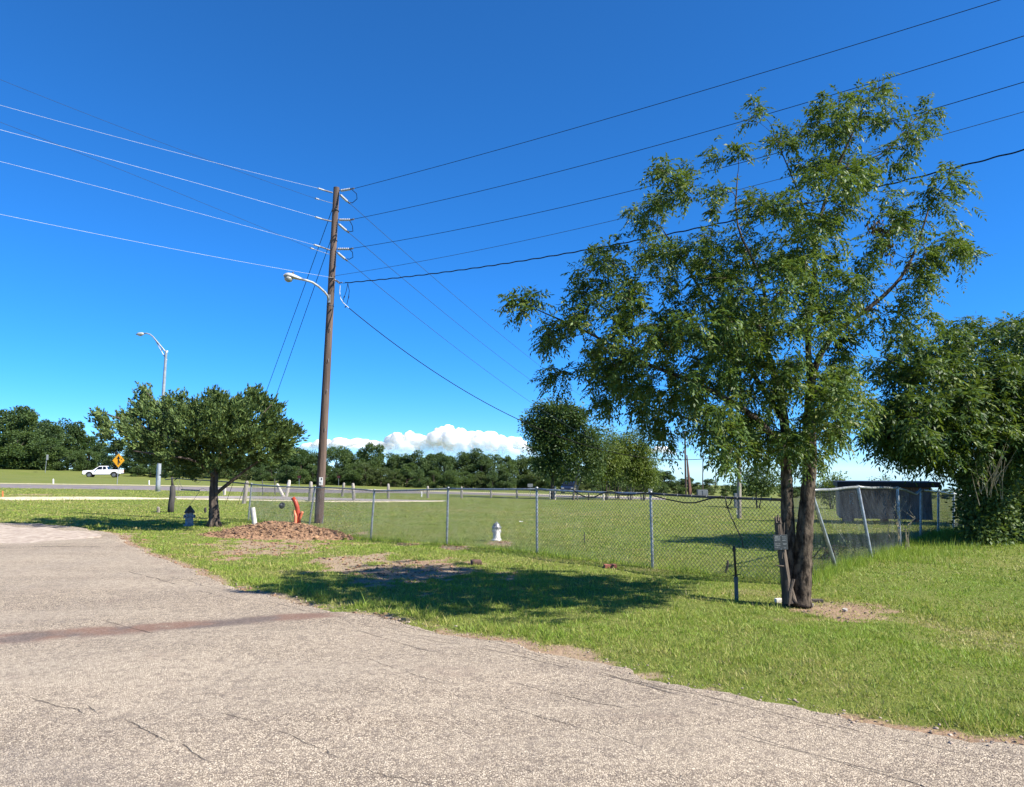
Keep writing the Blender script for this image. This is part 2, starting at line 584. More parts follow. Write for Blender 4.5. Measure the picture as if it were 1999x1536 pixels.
m, n, l, p = new_mat('lawn_ground')
tc = n.new('ShaderNodeTexCoord')
obv = tc.outputs['Object']
big = maprange(n, l, noise_n(n, l, obv, 0.35, 4), 0.35, 0.65)
med = maprange(n, l, noise_n(n, l, obv, 3.0, 5), 0.3, 0.7)
fin = maprange(n, l, noise_n(n, l, obv, 38.0, 4, 0.7), 0.25, 0.75)
streak = maprange(n, l, noise_n(n, l, mapping_n(n, l, obv, rot=(0, 0, R(8)), sc=(0.09, 0.5, 1)), 1.0, 4), 0.35, 0.65)
gcol = mixc(n, l, big, (0.175, 0.22, 0.042), (0.23, 0.25, 0.065))
gcol = mixc(n, l, math_n(n, l, 'MULTIPLY', med, 0.45), gcol, (0.075, 0.125, 0.022))
gcol = mixc(n, l, math_n(n, l, 'MULTIPLY', streak, 0.45), gcol, (0.27, 0.26, 0.09))
gcol = mixc(n, l, math_n(n, l, 'MULTIPLY', fin, 0.4), gcol, (0.055, 0.085, 0.016))
da = n.new('ShaderNodeAttribute')
da.attribute_name = 'dirt'
dn = math_n(n, l, 'ADD', da.outputs['Fac'], math_n(n, l, 'MULTIPLY', math_n(n, l, 'SUBTRACT', noise_n(n, l, obv, 9.0, 6, 0.7), 0.5), 0.7))
dfac = maprange(n, l, dn, 0.3, 0.72)
redd = maprange(n, l, noise_n(n, l, obv, 0.5, 3), 0.42, 0.6)
dcol = mixc(n, l, redd, (0.32, 0.25, 0.17), (0.32, 0.22, 0.15))
dcol = mixc(n, l, math_n(n, l, 'MULTIPLY', maprange(n, l, noise_n(n, l, obv, 16, 6, 0.7), 0.4, 0.7), 0.75), dcol, (0.17, 0.115, 0.075))
gcol = mixc(n, l, 0.25, gcol, (0.045, 0.055, 0.016))
l.new(mixc(n, l, dfac, gcol, dcol), p.inputs['Base Color'])
p.inputs['Roughness'].default_value = 0.95
p.inputs['Specular IOR Level'].default_value = 0.1
bn = n.new('ShaderNodeBump')
bn.inputs['Strength'].default_value = 0.9
bn.inputs['Distance'].default_value = 0.03
l.new(noise_n(n, l, obv, 24.0, 6, 0.7), bn.inputs['Height'])
l.new(bn.outputs[0], p.inputs['Normal'])
M['lawn'] = m
ground = np_mesh('ground', np.stack([vx, vy, vz], 1), gf, 'lawn', smooth=True, attrs={'dirt': dm})
tag(ground, 'mown green lawn and field with bare earth patches', 'ground', kind='structure')

# ---------------------------------------------------------------- near road
us = np.concatenate([np.arange(-70, -26, 0.5), np.arange(-26, 4, 0.045), np.arange(4, 20, 0.4)])
dv = np.array([-0.02, 0.0, 0.03, 0.08, 0.16, 0.3, 0.6, 1.2, 2.2, 3.5, 5, 7, 10, 14])
zz = np.array([-0.03, 0.0, 0.012, 0.016, 0.018, 0.02, 0.022, 0.024, 0.024, 0.024, 0.024, 0.024, 0.024, 0.024])
UU, DD = np.meshgrid(us, dv, indexing='ij')
VV = road_edge(UU) + DD
PX = UU * EU[0] + VV * EV[0]
PY = UU * EU[1] + VV * EV[1]
PZ = H(PX, PY) * np.exp(-np.clip(DD, 0, 9) / 3) + zz[None, :] + 0.006
# crown the road follows the same flat ground
PZ = H(PX, PY) + zz[None, :] + 0.004
a_, b_ = UU.shape
idx = np.arange(a_ * b_).reshape(a_, b_)
rf = np.stack([idx[:-1, :-1].ravel(), idx[:-1, 1:].ravel(), idx[1:, 1:].ravel(), idx[1:, :-1].ravel()], 1)

m, n, l, p = new_mat('chip_seal_road')
tc = n.new('ShaderNodeTexCoord')
obv = tc.outputs['Object']
vo = n.new('ShaderNodeTexVoronoi')
vo.inputs['Scale'].default_value = 78.0
l.new(obv, vo.inputs['Vector'])
ve = n.new('ShaderNodeTexVoronoi')
ve.feature = 'DISTANCE_TO_EDGE'
ve.inputs['Scale'].default_value = 78.0
l.new(obv, ve.inputs['Vector'])
sp = n.new('ShaderNodeSeparateColor')
l.new(vo.outputs['Color'], sp.inputs[0])
stone = mixc(n, l, sp.outputs[0], (0.35, 0.288, 0.213), (0.64, 0.545, 0.42))
stone = mixc(n, l, maprange(n, l, sp.outputs[1], 0.66, 0.95), stone, (0.14, 0.11, 0.086))
gap = maprange(n, l, ve.outputs[0], 0.02, 0.16)
wear = maprange(n, l, noise_n(n, l, obv, 0.8, 5, 0.6), 0.3, 0.7)
gapc = mixc(n, l, wear, (0.08, 0.06, 0.046), (0.19, 0.147, 0.108))
c = mixc(n, l, gap, gapc, stone)
# broad tone: pinkish wheel paths, paler edges
tone = maprange(n, l, noise_n(n, l, mapping_n(n, l, obv, rot=(0, 0, R(45)), sc=(0.12, 0.9, 1)), 1.0, 4), 0.3, 0.7)
c = mixc(n, l, math_n(n, l, 'MULTIPLY', tone, 0.5), c, (0.5, 0.425, 0.325))
worn = maprange(n, l, noise_n(n, l, mapping_n(n, l, obv, rot=(0, 0, R(45)), sc=(0.25, 1.5, 1)), 1.0, 6, 0.65), 0.5, 0.72)
c = mixc(n, l, math_n(n, l, 'MULTIPLY', worn, 0.25), c, (0.2, 0.165, 0.135))
blot = maprange(n, l, noise_n(n, l, obv, 1.1, 6, 0.7), 0.56, 0.7)
c = mixc(n, l, math_n(n, l, 'MULTIPLY', blot, 0.35), c, (0.27, 0.2, 0.155))
clump = maprange(n, l, noise_n(n, l, obv, 14, 4, 0.6), 0.45, 0.7)
c = mixc(n, l, math_n(n, l, 'MULTIPLY', clump, 0.5), c, (0.16, 0.13, 0.108))


def strip_mask(a, b, hw, amp=0.3, ns=3.0, soft=0.5):
    """smooth mask along the ground segment a-b (world), half width hw, wobbled"""
    dx, dy = b.x - a.x, b.y - a.y
    L = math.hypot(dx, dy)
    ang = math.atan2(dy, dx)
    cxm, cym = (a.x + b.x) / 2, (a.y + b.y) / 2
    mp = mapping_n(n, l, obv, loc=(cxm, cym, 0), rot=(0, 0, ang), kind='TEXTURE')
    sx = n.new('ShaderNodeSeparateXYZ')
    l.new(mp, sx.inputs[0])
    wob = math_n(n, l, 'MULTIPLY', math_n(n, l, 'SUBTRACT', noise_n(n, l, obv, ns, 5, 0.6), 0.5), amp)
    yy = math_n(n, l, 'ABSOLUTE', math_n(n, l, 'ADD', sx.outputs[1], wob))
    xx = math_n(n, l, 'ABSOLUTE', sx.outputs[0])
    my = maprange(n, l, yy, hw * (1 - soft), hw * (1 + soft), 1.0, 0.0)
    mx = maprange(n, l, xx, L / 2 * 0.8, L / 2, 1.0, 0.0)
    return math_n(n, l, 'MULTIPLY', my, mx)


pt = strip_mask(gnd(-180, 1268), gnd(690, 1203), 0.2, 0.26, 2.2)
pcol = mixc(n, l, maprange(n, l, noise_n(n, l, obv, 1.6, 3), 0.42, 0.58), (0.12, 0.1, 0.088), (0.2, 0.12, 0.085))
pcol = mixc(n, l, math_n(n, l, 'MULTIPLY', sp.outputs[0], 0.4), pcol, (0.4, 0.3, 0.24))
c = mixc(n, l, math_n(n, l, 'MULTIPLY', pt, maprange(n, l, noise_n(n, l, obv, 2.2, 5, 0.7), 0.15, 0.42)), c, pcol)
pt2 = strip_mask(gnd(-60, 1480), gnd(330, 1600), 0.22, 0.35, 1.8)
c = mixc(n, l, math_n(n, l, 'MULTIPLY', pt2, 0.2), c, (0.2, 0.175, 0.155))
# hairline cracks running with the road
crk = None
for (q0, q1, hw, am) in [((680, 1218), (1330, 1350), 0.006, 0.14), ((740, 1216), (1260, 1312), 0.007, 0.1), ((620, 1210), (900, 1292), 0.006, 0.12), ((960, 1330), (1800, 1540), 0.006, 0.2),
                         ((-60, 1073), (205, 1069), 0.05, 0.16), ((240, 1118), (470, 1180), 0.012, 0.2), ((160, 1380), (420, 1500), 0.006, 0.15), ((1180, 1322), (1400, 1386), 0.012, 0.1),
                         ((200, 1215), (300, 1240), 0.01, 0.1), ((1400, 1425), (1990, 1600), 0.005, 0.15), ((1580, 1410), (1960, 1495), 0.004, 0.1), ((820, 1225), (1500, 1400), 0.005, 0.1), ((560, 1190), (1100, 1300), 0.004, 0.16), ((1050, 1290), (1700, 1450), 0.004, 0.12), ((300, 1120), (620, 1200), 0.008, 0.2), ((700, 1290), (1300, 1480), 0.004, 0.25), ((420, 1390), (900, 1560), 0.004, 0.25), ((-40, 1340), (260, 1420), 0.006, 0.25)]:
    k = strip_mask(gnd(*q0), gnd(*q1), hw, am, 2.0, 0.8)
    k = math_n(n, l, 'MULTIPLY', k, maprange(n, l, noise_n(n, l, obv, 1.5, 3), 0.4, 0.55))
    crk = k if crk is None else math_n(n, l, 'MAXIMUM', crk, k)
c = mixc(n, l, math_n(n, l, 'MULTIPLY', crk, 0.6), c, (0.06, 0.045, 0.036))
l.new(c, p.inputs['Base Color'])
p.inputs['Roughness'].default_value = 0.9
p.inputs['Specular IOR Level'].default_value = 0.2
bn = n.new('ShaderNodeBump')
bn.inputs['Strength'].default_value = 0.8
bn.inputs['Distance'].default_value = 0.012
hgt = math_n(n, l, 'ADD', math_n(n, l, 'MULTIPLY', gap, math_n(n, l, 'ADD', sp.outputs[2], 0.3)), math_n(n, l, 'MULTIPLY', crk, -2.0))
l.new(hgt, bn.inputs['Height'])
l.new(bn.outputs[0], p.inputs['Normal'])
M['road'] = m
road = np_mesh('road', np.stack([PX.ravel(), PY.ravel(), PZ.ravel()], 1), rf, 'road', smooth=True)
tag(road, 'pale chip-seal road with cracks and a brown patched strip', 'road', kind='structure')


def sheet(name, xs, top, bot, lift, material, label, cat, rows=4, rag=0.0):
    """a strip of ground between two lines given along the photo's width, laid on the terrain"""
    V, Fc = [], []
    for i, x in enumerate(xs):
        t, b = np.interp(x, *zip(*top)), np.interp(x, *zip(*bot))
        A, B = gnd(x, t), gnd(x, b)
        if rag:
            A.y += (fbm(np.array(A.x * 1.1), np.array(3.0), 3) - 0.5) * rag
            B.y += (fbm(np.array(B.x * 1.1), np.array(7.0), 4) - 0.5) * rag
        for k in range(rows + 1):
            f = k / rows
            q = A.lerp(B, f)
            V.append((q.x, q.y, Hf(q.x, q.y) + lift - (lift + 0.02 if k in (0, rows) else 0)))
    for i in range(len(xs) - 1):
        for k in range(rows):
            o = i * (rows + 1) + k
            Fc.append((o, o + 1, o + rows + 2, o + rows + 1))
    ob = np_mesh(name, V, Fc, material, smooth=True)
    tag(ob, label, cat, kind='structure')
    return ob


M['asphalt'] = mat('grey_asphalt', (0.2, 0.175, 0.165), (0.15, 0.13, 0.125), 2, 0.9, 0.2)
M['verge'] = mat('pale_verge', (0.5, 0.43, 0.3), (0.36, 0.33, 0.18), 3, 0.95, 0.2)
M['track'] = mat('cream_gravel', (0.6, 0.52, 0.38), (0.42, 0.36, 0.22), 2.5, 0.95, 0.3)
M['shoulder'] = mat('pale_gravel', (0.47, 0.395, 0.32), (0.3, 0.24, 0.19), 7, 0.95, 0.9, bscale=60)
M['greygravel'] = mat('grey_gravel', (0.3, 0.265, 0.24), (0.22, 0.195, 0.175), 3, 0.95, 0.3)
XS = list(range(-500, 2500, 50))
rt = [(-500, 938), (0, 944.2), (300, 948.2), (480, 951.2), (640, 955.2), (760, 957.2), (900, 961), (1010, 964), (1100, 967), (1250, 971), (1500, 979), (2500, 1010)]
rb = [(-500, 946), (0, 953), (300, 957.5), (480, 961), (640, 963), (760, 962.5), (900, 965), (1010, 968), (1100, 971), (1250, 974.5), (1500, 982), (2500, 1013)]
sheet('highway', [x for x in XS if x <= 1300], rt, rb, 0.05, 'asphalt', 'grey asphalt road crossing behind the field', 'road')
sheet('verge', [x for x in XS if x <= 1300], [(a, b - 2.0) for a, b in rt], [(a, b + 0.2) for a, b in rt], 0.03, 'verge', 'pale dry verge along the far road', 'verge', 2, 0.8)
sheet('dirt_track', list(range(-500, 360, 30)), [(-500, 966), (0, 968.5), (200, 968.3), (330, 972)], [(-500, 976), (0, 977.5), (200, 976.5), (330, 974.5)], 0.03, 'track', 'cream gravel track across the field', 'track', 3, 1.6)
sheet('driveway', list(range(335, 880, 20)), [(335, 968), (480, 967), (620, 969), (720, 973), (880, 977.4)], [(335, 973), (480, 975), (620, 978), (720, 979), (880, 978.8)], 0.03, 'greygravel', 'grey gravel drive behind the wooden posts', 'driveway', 3, 0.4)
sheet('gravel_edge', list(range(345, 880, 20)), [(345, 973), (480, 975.5), (620, 978.6), (720, 979.2), (880, 978)], [(345, 974.5), (480, 977), (620, 979.6), (720, 980.2), (880, 979)], 0.045, 'track', 'pale gravel edge of the drive', 'gravel edge', 2, 0.25)
sheet('gravel_shoulder', list(range(-300, 206, 15)), [(-300, 1019), (0, 1023), (90, 1029), (150, 1037), (190, 1044), (205, 1049)], [(-300, 1080), (0, 1071), (50, 1067), (90, 1063), (150, 1057), (205, 1050)], 0.045, 'shoulder', 'pale gravel apron at the road corner', 'gravel apron', 6, 0.9)


# ---------------------------------------------------------------- leaf geometry
def norm(a):
    return a / np.maximum(np.linalg.norm(a, axis=-1, keepdims=True), 1e-9)


def rhombi(base, d, ln, wd, rng, fold=0.25, side=None):
    """one four-cornered leaf per row: base point, direction, length, width"""
    N = len(base)
    d = norm(d)
    if side is None:
        rnd = rng.normal(size=(N, 3))
        side = norm(np.cross(d, rnd))
    nrm = np.cross(side, d)
    ln = np.broadcast_to(np.asarray(ln, float).reshape(-1, 1), (N, 1))
    wd = np.broadcast_to(np.asarray(wd, float).reshape(-1, 1), (N, 1))
    mid = base + d * ln * 0.45
    L_ = mid - side * wd * 0.5 + nrm * wd * fold
    R_ = mid + side * wd * 0.5 + nrm * wd * fold
    T_ = base + d * ln - nrm * wd * fold * 0.4
    V = np.stack([base, R_, T_, L_], 1).reshape(-1, 3)
    Fq = np.arange(N * 4).reshape(N, 4)
    return V, Fq


def compound(base, d, ln, pairs, lf, lw, rng, droop=0.35):
    """pinnate leaves: leaflets in pairs along a drooping stalk"""
    N = len(base)
    d = norm(d)
    side = norm(np.cross(d, np.array([0, 0, 1.0]) + 0.5 * rng.normal(size=(N, 3))))
    B, D, S = [], [], []
    down = np.array([0, 0, -1.0])
    K = pairs
    for k in range(K + 1):
        t = 0.18 + 0.82 * k / K
        p_ = base + d * ln[:, None] * t + down * (droop * t * t * ln)[:, None]
        td = norm(d + down * 2 * droop * t)
        if k == K:
            B.append(p_)
            D.append(td + 0.2 * rng.normal(size=(N, 3)))
        else:
            for sg in (-1, 1):
                B.append(p_)
                D.append(norm(side * sg * 0.85 + td * 0.55 + down * 0.35 + 0.18 * rng.normal(size=(N, 3))))
    per = len(B)
    B, D = np.concatenate(B), np.concatenate(D)
    sd = norm(np.cross(D, np.array([0, 0, 1.0]) + 0.45 * rng.normal(size=B.shape)))
    V, Fq = rhombi(B, D, lf * rng.uniform(0.75, 1.2, len(B)), lw * rng.uniform(0.8, 1.2, len(B)), rng, 0.2, sd)
    tint_leaf = np.tile(rng.random(N), per)
    tint = np.clip(tint_leaf + rng.normal(0, 0.12, len(B)), 0, 1)
    return V, Fq, np.repeat(tint, 4)


def grow(limbs, attractors, rng, wob=0.08):
    """limbs: list of (points, r0, r1). Joins every attractor to the nearest wood by a curved branch.
    returns MB with all the wood and the unit direction at every attractor"""
    mb = MB()
    nodes, nrad, ndir = [], [], []
    for pts, r0, r1 in limbs:
        pts = [np.array(q, float) for q in pts]
        # smooth resample
        P = []
        for i in range(len(pts) - 1):
            p0 = pts[max(0, i - 1)]
            p1, p2 = pts[i], pts[i + 1]
            p3 = pts[min(len(pts) - 1, i + 2)]
            seg = max(3, int(np.linalg.norm(p2 - p1) / (0.045 if r0 > 0.09 else 0.16)))
            for k in range(seg):
                t = k / seg
                P.append(0.5 * ((2 * p1) + (-p0 + p2) * t + (2 * p0 - 5 * p1 + 4 * p2 - p3) * t * t + (-p0 + 3 * p1 - 3 * p2 + p3) * t ** 3))
        P.append(pts[-1])
        Nn = len(P)
        rad = [r0 + (r1 - r0) * (i / (Nn - 1)) ** 0.8 for i in range(Nn)]
        mb.tube(P, rad, (22 if r0 > 0.09 else 12) if r0 > 0.06 else 7, True, wob)
        for i, q in enumerate(P):
            nodes.append(q)
            nrad.append(rad[i])
            a, b = P[max(0, i - 1)], P[min(Nn - 1, i + 1)]
            ndir.append((b - a) / (np.linalg.norm(b - a) + 1e-9))
    base_n = np.array(nodes)
    A = np.array(attractors)
    dmin = np.array([np.min(np.linalg.norm(base_n - q, axis=1)) for q in A])
    tipdir = np.zeros_like(A)
    NB = np.zeros((len(nodes) + 6 * len(A), 3))
    NB[:len(nodes)] = base_n
    cnt = len(nodes)
    zmin = base_n[:, 2].min()
    for i in np.argsort(dmin):
        q = A[i]
        dd = np.linalg.norm(NB[:cnt] - q, axis=1)
        # prefer wood that lies below the tip
        cost = dd * (1 + 0.35 * np.maximum(0, (NB[:cnt, 2] - q[2])) / (dd + 0.1))
        j = int(np.argmin(cost))
        p0, L = NB[j].copy(), dd[j]
        c1 = p0 + ndir[j] * L * 0.35 + np.array([0, 0, 0.08 * L]) + rng.normal(0, 0.06 * L + 1e-4, 3)
        rs = min(nrad[j] * 0.7, 0.006 + 0.016 * L)
        chain, rr = [], []
        K = 5
        for k in range(K + 1):
            t = k / K
            chain.append((1 - t) ** 2 * p0 + 2 * t * (1 - t) * c1 + t * t * q)
            rr.append(rs + (0.0035 - rs) * t if rs > 0.0035 else rs)
        mb.tube(chain, rr, 5, False)
        tipdir[i] = norm(q - c1)
        for k in range(1, K + 1):
            NB[cnt] = chain[k]
            nrad.append(rr[k])
            ndir.append(norm(chain[k] - chain[k - 1]))
            cnt += 1
    return mb, tipdir


def lobes_to_points(lobes, depth, rng, per_area, dspread, wide=0.0):
    """crown lobes given as picture ellipses at a depth; points filling them in 3D"""
    out, cen = [], []
    for (px, py, rx, ry, dof, dens) in lobes:
        n_ = max(1, int(round(per_area * dens * rx * ry)))
        for _ in range(n_):
            while True:
                q = rng.uniform(-1, 1, 3)
                if q @ q <= 1:
                    break
            d = depth + dof + q[2] * dspread * min(1.0, max(rx, ry) / 110.0 + 0.25) * (wide if wide and 1330 < px < 1680 and py > 330 else 1.0)
            v = at(px + q[0] * rx, py + q[1] * ry, d)
            out.append((v.x, d, v.z))
    return np.array(out)


def twig_leaves(tips, tdir, center, rng, ntw, tl, nleaf, wood=None, up=0.15):
    """short twigs from each tip, leaf base points and directions along them"""
    B, D = [], []
    for q, td in zip(tips, tdir):
        out = q - center
        out = out / (np.linalg.norm(out) + 1e-9)
        for k in range(rng.integers(ntw[0], ntw[1] + 1)):
            d = norm(td * 0.5 + out * 0.35 + rng.normal(0, 0.55, 3) + np.array([0, 0, up]))
            L = rng.uniform(*tl)
            if wood is not None and k < 2:
                wood.tube([q, q + d * L * 0.6, q + d * L + np.array([0, 0, -0.1 * L])], [0.004, 0.003, 0.002], 3, False)
            m_ = rng.integers(nleaf[0], nleaf[1] + 1)
            t = np.linspace(0.1, 1.0, m_)[:, None]
            pts = q + d * L * t + np.array([0, 0, -0.1 * L]) * t * t
            perp = norm(np.cross(np.tile(d, (m_, 1)), rng.normal(size=(m_, 3))))
            dirs = norm(d * 0.55 + perp * 0.75 + np.array([0, 0, -0.2]))
            B.append(pts)
            D.append(dirs)
    return np.concatenate(B), np.concatenate(D)


# ---------------------------------------------------------------- the big tree by the road
TD = 9.3
tb = gnd(1553, 1170)
tree = thing('shade_tree', 'tall leafy tree with two trunks standing by the road', 'tree', tb)
rng = np.random.default_rng(11)


def P(px, py, d):
    return tuple(at(px, py, d))


limbs = [
    ([P(1545, 1182, TD + .03), P(1541, 1120, TD + .03), P(1538, 1030, TD + .03), P(1536, 950, TD + .04), P(1534, 880, TD + .03), P(1528, 800, TD + .05), P(1505, 710, TD + .1), P(1470, 610, TD + .2)], 0.105, 0.03),
    ([P(1563, 1182, TD - .06), P(1566, 1120, TD - .05), P(1571, 1040, TD - .05), P(1577, 960, TD - .02), P(1582, 890, TD), P(1580, 800, TD), P(1585, 730, TD)], 0.125, 0.05),
    ([P(1585, 735, TD), P(1608, 680, TD - .05), P(1650, 635, TD - .15), P(1710, 590, TD - .2), P(1760, 540, TD - .2), P(1790, 480, TD - .1), P(1815, 400, TD)], 0.045, 0.01),
    ([P(1582, 750, TD), P(1578, 650, TD + .1), P(1590, 540, TD + .1), P(1592, 460, TD), P(1625, 350, TD), P(1660, 270, TD - .1), P(1690, 200, TD)], 0.045, 0.008),
    ([P(1534, 890, TD), P(1490, 830, TD - .3), P(1420, 780, TD - .5), P(1340, 740, TD - .5), P(1240, 700, TD - .3), P(1150, 650, TD - .2), P(1050, 605, TD - .1)], 0.05, 0.007),
    ([P(1530, 820, TD), P(1470, 730, TD + .5), P(1400, 620, TD + .7), P(1340, 520, TD + .7), P(1295, 450, TD + .6)], 0.045, 0.008),
    ([P(1500, 700, TD + .1), P(1490, 560, TD - .4), P(1440, 440, TD - .5), P(1440, 340, TD - .5)], 0.03, 0.006),
    ([P(1581, 780, TD), P(1610, 770, TD + .3), P(1635, 800, TD + .5), P(1650, 830, TD + .5)], 0.03, 0.008),
    ([P(1490, 830, TD - .3), P(1400, 830, TD + .2), P(1290, 800, TD + .5), P(1180, 760, TD + .6)], 0.03, 0.006),
    ([P(1592, 480, TD), P(1560, 380, TD + .4), P(1510, 260, TD + .5)], 0.018, 0.005),
    ([P(1640, 330, TD), P(1720, 300, TD + .2), P(1790, 230, TD + .2)], 0.014, 0.004),
]
lobes = [
    (1700, 200, 42, 42, 0, .9), (1640, 230, 50, 40, 0, .9), (1610, 290, 85, 45, .2, .6), (1500, 225, 34, 26, .5, .8), (1545, 270, 45, 36, .4, .7), (1775, 255, 36, 50, .2, .9), (1800, 220, 14, 24, .2, 1),
    (1735, 325, 50, 36, .1, .5), (1655, 350, 85, 55, 0, .6), (1440, 318, 30, 28, -.5, .8), (1345, 345, 50, 20, -.4, .8), (1290, 335, 26, 12, -.4, .9), (1335, 392, 50, 32, -.3, .6), (1440, 410, 80, 45, -.4, .6),
    (1570, 420, 95, 70, 0, .8), (1830, 385, 38, 34, 0, .9), (1770, 420, 60, 50, 0, .6), (1840, 360, 20, 18, 0, .9),
    (1290, 440, 50, 36, .6, .8), (1265, 420, 22, 20, .6, .8), (1350, 510, 95, 60, .5, .95), (1200, 500, 56, 30, 0, .8), (1150, 520, 36, 14, -.2, .8), (1220, 580, 95, 60, 0, 1.), (1480, 540, 130, 90, 0, 1.1),
    (1620, 540, 90, 75, 0, .75), (1740, 520, 70, 60, 0, .5), (1835, 480, 42, 46, 0, .8), (1810, 520, 50, 40, 0, .7), (1855, 490, 24, 26, 0, .8),
    (1050, 603, 46, 26, -.1, .8), (1020, 590, 18, 16, -.1, .8), (1130, 640, 66, 40, -.1, .9), (1250, 660, 95, 64, -.2, 1.1), (1390, 650, 120, 80, 0, 1.2), (1530, 680, 120, 90, 0, 1.15),
    (1660, 640, 70, 50, 0, .5), (1780, 610, 50, 36, -.2, .5), (1740, 590, 40, 30, -.2, .5), (1800, 640, 24, 24, -.2, .5),
    (1150, 720, 70, 36, .5, .9), (1105, 750, 36, 16, .6, .9), (1270, 760, 100, 60, .2, 1.1), (1410, 770, 110, 72, 0, 1.2), (1540, 800, 110, 80, 0, 1.1), (1625, 775, 55, 80, .3, 1.0),
    (1290, 825, 60, 30, .3, 1.), (1470, 860, 80, 40, -.2, 1.1), (1590, 862, 70, 40, .2, .9), (1650, 835, 38, 44, .5, .8), (1440, 880, 30, 22, -.2, .9), (1390, 830, 70, 24, 0, .9)]
pts = lobes_to_points(lobes, TD - .1, rng, 0.0034, 1.1, 1.75)
mb, tdir = grow(limbs, pts, rng)
cen = np.array(at(1520, 700, TD))
B, D = twig_leaves(pts, tdir, cen, rng, (3, 5), (0.08, 0.28), (4, 7), mb)
mb.build('trunk', 'bark', tree, smooth=True, local=False)
V, Fq, ti = compound(B, D, rng.uniform(0.12, 0.21, len(B)), 5, 0.062, 0.0225, rng)
np_mesh('crown', V, Fq, 'leaf', tree, ti)
print('big tree leaves', len(Fq), 'tips', len(pts))
# hanging dead leaf clusters
dl = lobes_to_points([(1722, 445, 24, 24, -.3, 1), (1735, 490, 14, 26, -.3, 1), (1705, 440, 10, 12, -.3, 1)], TD, rng, 0.04, 0.25)
V, Fq = rhombi(np.repeat(dl, 4, 0) + rng.normal(0, .03, (len(dl) * 4, 3)), np.tile([0, 0, -1.0], (len(dl) * 4, 1)) + rng.normal(0, .35, (len(dl) * 4, 3)), 0.06, 0.02, rng)
o = np_mesh('dead_leaves', V, Fq, 'deadleaf', tree, np.repeat(rng.random(len(Fq)), 4))
tag(o, 'small brown cluster of dead leaves hanging in the crown')

# ---------------------------------------------------------------- cedar
CD = 21.0
cb = gnd(418, 1028)
CD = cb.y
cedar = thing('cedar_tree', 'wide spreading dark green cedar left of the wooden pole', 'tree', cb)
rng = np.random.default_rng(5)
limbs = [
    ([P(418, 1031, CD), P(418, 1015, CD), P(417, 980, CD), P(418, 940, CD), P(425, 890, CD), P(440, 830, CD), P(470, 775, CD)], 0.155, 0.03),
    ([P(420, 965, CD), P(445, 945, CD - .1), P(490, 910, CD - .2), P(530, 885, CD - .2), P(560, 860, CD - .1)], 0.06, 0.015),
    ([P(418, 930, CD), P(390, 890, CD - .6), P(340, 860, CD - .9), P(270, 830, CD - .8), P(200, 805, CD - .5)], 0.07, 0.012),
    ([P(418, 925, CD), P(380, 870, CD + .5), P(330, 810, CD + .8), P(285, 765, CD + .8)], 0.06, 0.012),
    ([P(420, 910, CD), P(455, 870, CD - .8), P(500, 820, CD - 1.0), P(530, 790, CD - .8)], 0.06, 0.012),
    ([P(420, 930, CD), P(380, 900, CD - 1.2), P(330, 890, CD - 1.6), P(260, 880, CD - 1.5)], 0.05, 0.012),
    ([P(422, 900, CD), P(400, 840, CD), P(380, 780, CD)], 0.05, 0.012),
    ([P(422, 910, CD), P(470, 880, CD + 1.), P(520, 850, CD + 1.3)], 0.05, 0.012)]
mb, _ = grow(limbs, [np.array(P(470, 775, CD))], rng, 0.12)
# flared, ribbed foot
for k in range(7):
    an = k * 0.9
    f = Vector((math.cos(an), math.sin(an), 0))
    mb.tube([Vector(cb) + f * 0.2 + Vector((0, 0, -0.03)), Vector(cb) + f * 0.12 + Vector((0, 0, 0.16)), Vector(cb) + f * 0.09 + Vector((0, 0, 0.5))], [0.06, 0.045, 0.03], 6)
lobes = [(470, 806, 70, 28, 0, 1), (500, 792, 20, 16, 0, 1), (395, 806, 90, 24, 0, 1), (430, 800, 50, 20, .3, 1.2), (430, 842, 60, 34, -.8, 1.2), (330, 804, 56, 22, .4, 1), (287, 790, 14, 12, .8, 1.2), (265, 812, 28, 20, .4, 1), (300, 834, 56, 24, 0, 1), (238, 842, 36, 13, -.5, 1.1), (216, 830, 9, 5, -.5, 4), (204, 820, 7, 4, -.5, 5), (196, 813, 4, 3, -.5, 9), (228, 858, 28, 9, -.4, 1),
         (285, 774, 5, 6, .8, 5), (283, 767, 3, 3, .8, 10), (484, 776, 5, 5, 0, 5), (497, 770, 4, 5, 0, 8), (420, 779, 7, 4, 0, 5), (350, 782, 7, 4, .4, 5), (535, 800, 7, 5, -.3, 4), (572, 842, 5, 4, 0, 6), (578, 858, 4, 3, 0, 8),
         (528, 822, 32, 20, -.3, 1), (545, 850, 22, 24, 0, 1), (555, 880, 14, 18, 0, 1), (480, 850, 85, 34, -.2, 1.1), (380, 850, 105, 34, -.2, 1.1), (290, 868, 66, 20, -.4, 1), (440, 884, 90, 28, 0, 1), (340, 892, 76, 22, -.2, 1), (295, 895, 26, 9, -.6, .9), (420, 905, 58, 16, -.5, .9), (320, 858, 46, 20, .5, 1), (536, 872, 28, 20, .6, 1), (350, 916, 46, 9, .5, .8), (515, 892, 38, 16, .2, 1), (380, 912, 46, 12, .2, .7)]
pts = lobes_to_points(lobes, CD, rng, 0.0150, 2.2)
cen = np.array(at(420, 900, CD))
